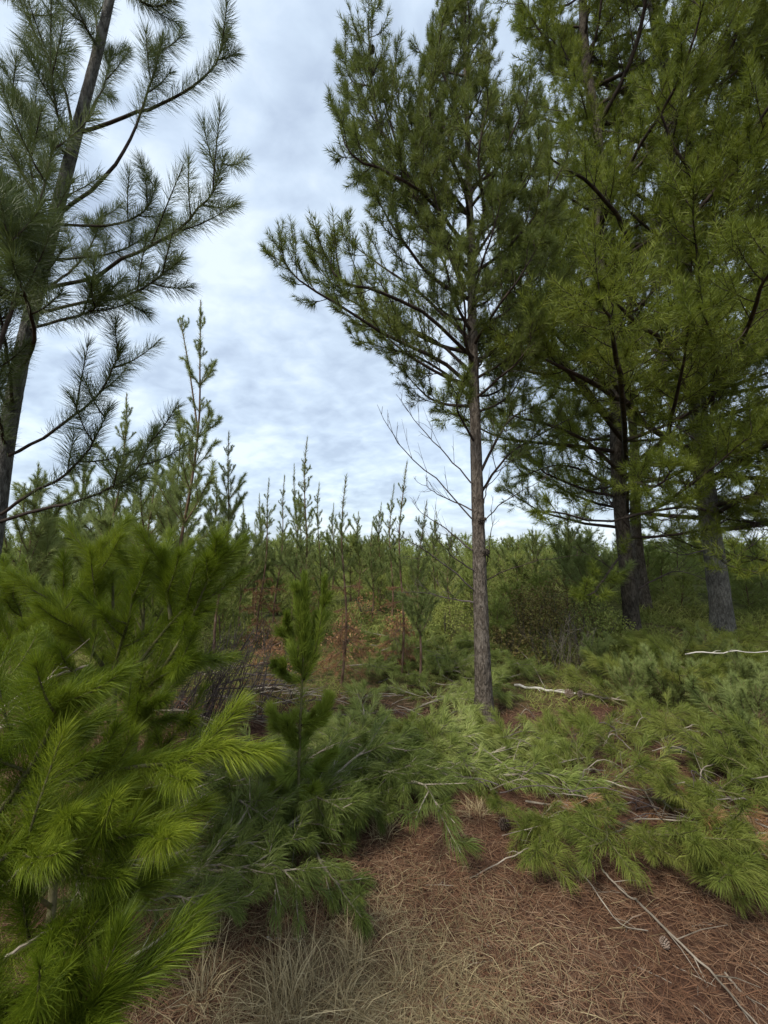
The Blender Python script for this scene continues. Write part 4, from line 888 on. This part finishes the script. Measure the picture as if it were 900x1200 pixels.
def mid_samp(g, n):
    x = g.uniform(-1.15, 1.15, n*2); y = g.uniform(4.2, 6.4, n*2); x = x*y; px = 450+F*x/y; k = ((px > 640) | (px < 300)) | (nfield(x, y, 1.4) > .1); return np.stack([x[k], y[k]], 1)[:n]
scatter_blades('undergrowth', 20000, mid_samp, .13, .0035, 'fgrass', 'green grass and sprigs round the edge of the clearing', .7, .35, 7, cat='undergrowth')
def brk_samp(g, n):
    px = g.normal(630, 42, n); Y = g.uniform(5.3, 7.4, n); return np.stack([(px-450)/F*Y, Y], 1)
# rusty bracken: little leafy twigs
def leafy(name, label, cx, cy, sx, sy, n, hgt, m, seed):
    g = np.random.default_rng(seed); A = Acc()
    base = np.array([cx, cy, float(H(cx, cy))])
    c = np.stack([g.normal(0, sx, n), g.normal(0, sy, n)], 1); hh = hgt*np.exp(-(c[:, 0]/sx)**2*.25-(c[:, 1]/sy)**2*.25)*g.uniform(.1, 1.1, n)
    z = H(cx+c[:, 0], cy+c[:, 1])-base[2]+hh; p = np.stack([c[:, 0], c[:, 1], z], 1); d = nrm(g.normal(size=(n, 3))+np.array([0, 0, .3])); s_ = nrm(np.cross(d, g.normal(size=(n, 3)))); L = g.uniform(.02, .05, n)[:, None]
    v = np.stack([p, p+d*L*.5+s_*L*.32, p+d*L, p+d*L*.5-s_*L*.32], 1).reshape(-1, 3); b = np.arange(n)[:, None]*4
    A.add(v, b+np.array([[0, 1, 2, 3]]), None, 0, np.repeat(np.clip(g.normal(.5, .3, n), 0, 1), 4))
    t = thing(name, label, 'bush', base); link('foliage', mesh('foliage', A, [M[m]]), t)
    for k in range(14):
        B = Acc(); a, r_ = g.normal(0, sx*.7), g.normal(0, sy*.7); e = np.array([a, r_, hgt*.75]); tube(B, smooth_path([(a*.4, r_*.4, 0), (a*.7, r_*.7, hgt*.35), e], 5), np.linspace(.006, .002, 5), 4); link('stem', mesh('stem', B, [M['wood_grey']]), t)
    return t
for px, Y, sx, n, h_, lab in [(612,6.6,.38,3600,.85,'rust and olive leafed bush right of the bare trunk'), (652,6.9,.4,3600,.9,'brownish leafy bush behind the twiggy dead bushes'), (590,6.0,.28,1800,.45,'low olive bush against the right side of the bare trunk'), (520,7.0,.5,3400,.6,'shadowy green bush behind the left side of the bare trunk'), (690,6.4,.35,2600,.6,'low dark green bush at the foot of the furrowed trunk'), (318,6.2,.20,650,.4,'rust-brown dry bush at the left of the clearing'), (345,5.7,.16,500,.3,'low rust-brown dry patch behind the sapling'), (408,6.4,.17,700,.5,'rust-brown dry bush around the red-needled stem'), (466,6.6,.16,650,.5,'rust-brown dry bush below the close pair of spires'), (430,8.0,.2,500,.4,'faded brown dry bush further up the centre of the slope')]:
    leafy('leafy_bush', lab, (px-450)/F*Y, Y, sx, .35, n, h_, 'n_dead' if px < 500 else 'bracken' if px in (612, 652, 590) else 'fgrass', int(px))
# dry grass tufts
M['straw_pale'] = mat('pale_dry_grass', [(.22,.16,.08),(.42,.33,.18),(.60,.50,.31)], .75, .1, 2.5, 0, 1, True, (1,1,1), .2, .15, .3)
def tuft(label, p, n, h, sprd, seed, m='straw_pale'):
    g = np.random.default_rng(seed); A = Acc(); a = g.random(n)*6.283; el = g.uniform(.5, 1.5, n); L = h*g.uniform(.5, 1.15, n)
    d = np.stack([np.cos(a)*np.cos(el), np.sin(a)*np.cos(el), np.sin(el)], 1); b0_ = np.stack([g.normal(0, sprd, n), g.normal(0, sprd, n), np.zeros(n)], 1)
    s_ = nrm(np.cross(d, g.normal(size=(n, 3))))*g.uniform(.0008, .0019, (n, 1)); m1 = b0_+d*(L*.5)[:, None]; e = b0_+d*L[:, None]; e[:, :2] += d[:, :2]*(L*.35)[:, None]; e[:, 2] -= L*.22*g.random(n)
    v = np.stack([b0_-s_, b0_+s_, m1+s_*.8, m1-s_*.8, e], 1).reshape(-1, 3); k = np.arange(n)[:, None]*5
    A.add(v, k+np.array([[0, 1, 2, 3]]), k+np.array([[3, 2, 4]]), 0, np.repeat(np.clip(g.normal(.55, .25, n), 0, 1), 5))
    o = link('grass_tuft', mesh('grass_tuft', A, [M[m]])); o.location = [float(c) for c in p]; return tag(o, label, 'grass tuft', 'dry grass tufts')
for px, py, n, h, lab in [(340,1185,420,.20,'large pale dry grass tuft at the bottom centre'), (238,1170,90,.17,'thin dry grass tuft at the bottom left beside the dark boughs'), (448,985,170,.15,'dry grass tuft beside the drooping bough tip'), (415,1130,120,.14,'dry grass tuft behind the large one at bottom centre'), (478,1165,110,.15,'dry grass tuft right of the large bottom one'), (560,958,160,.14,'dry grass tuft at the left foot of the slash heap'), (645,985,90,.11,'short dry tuft at the front of the slash heap'), (400,1190,160,.16,'dry grass tuft at the bottom edge just right of the large one'), (520,905,80,.12,'dry stems among the boughs near the centre'), (255,1095,50,.14,'few dry stems beside the dark heap')]:
    tuft(lab, gp(px, py), n, h*1.1, .03 if n < 200 else .055, px)
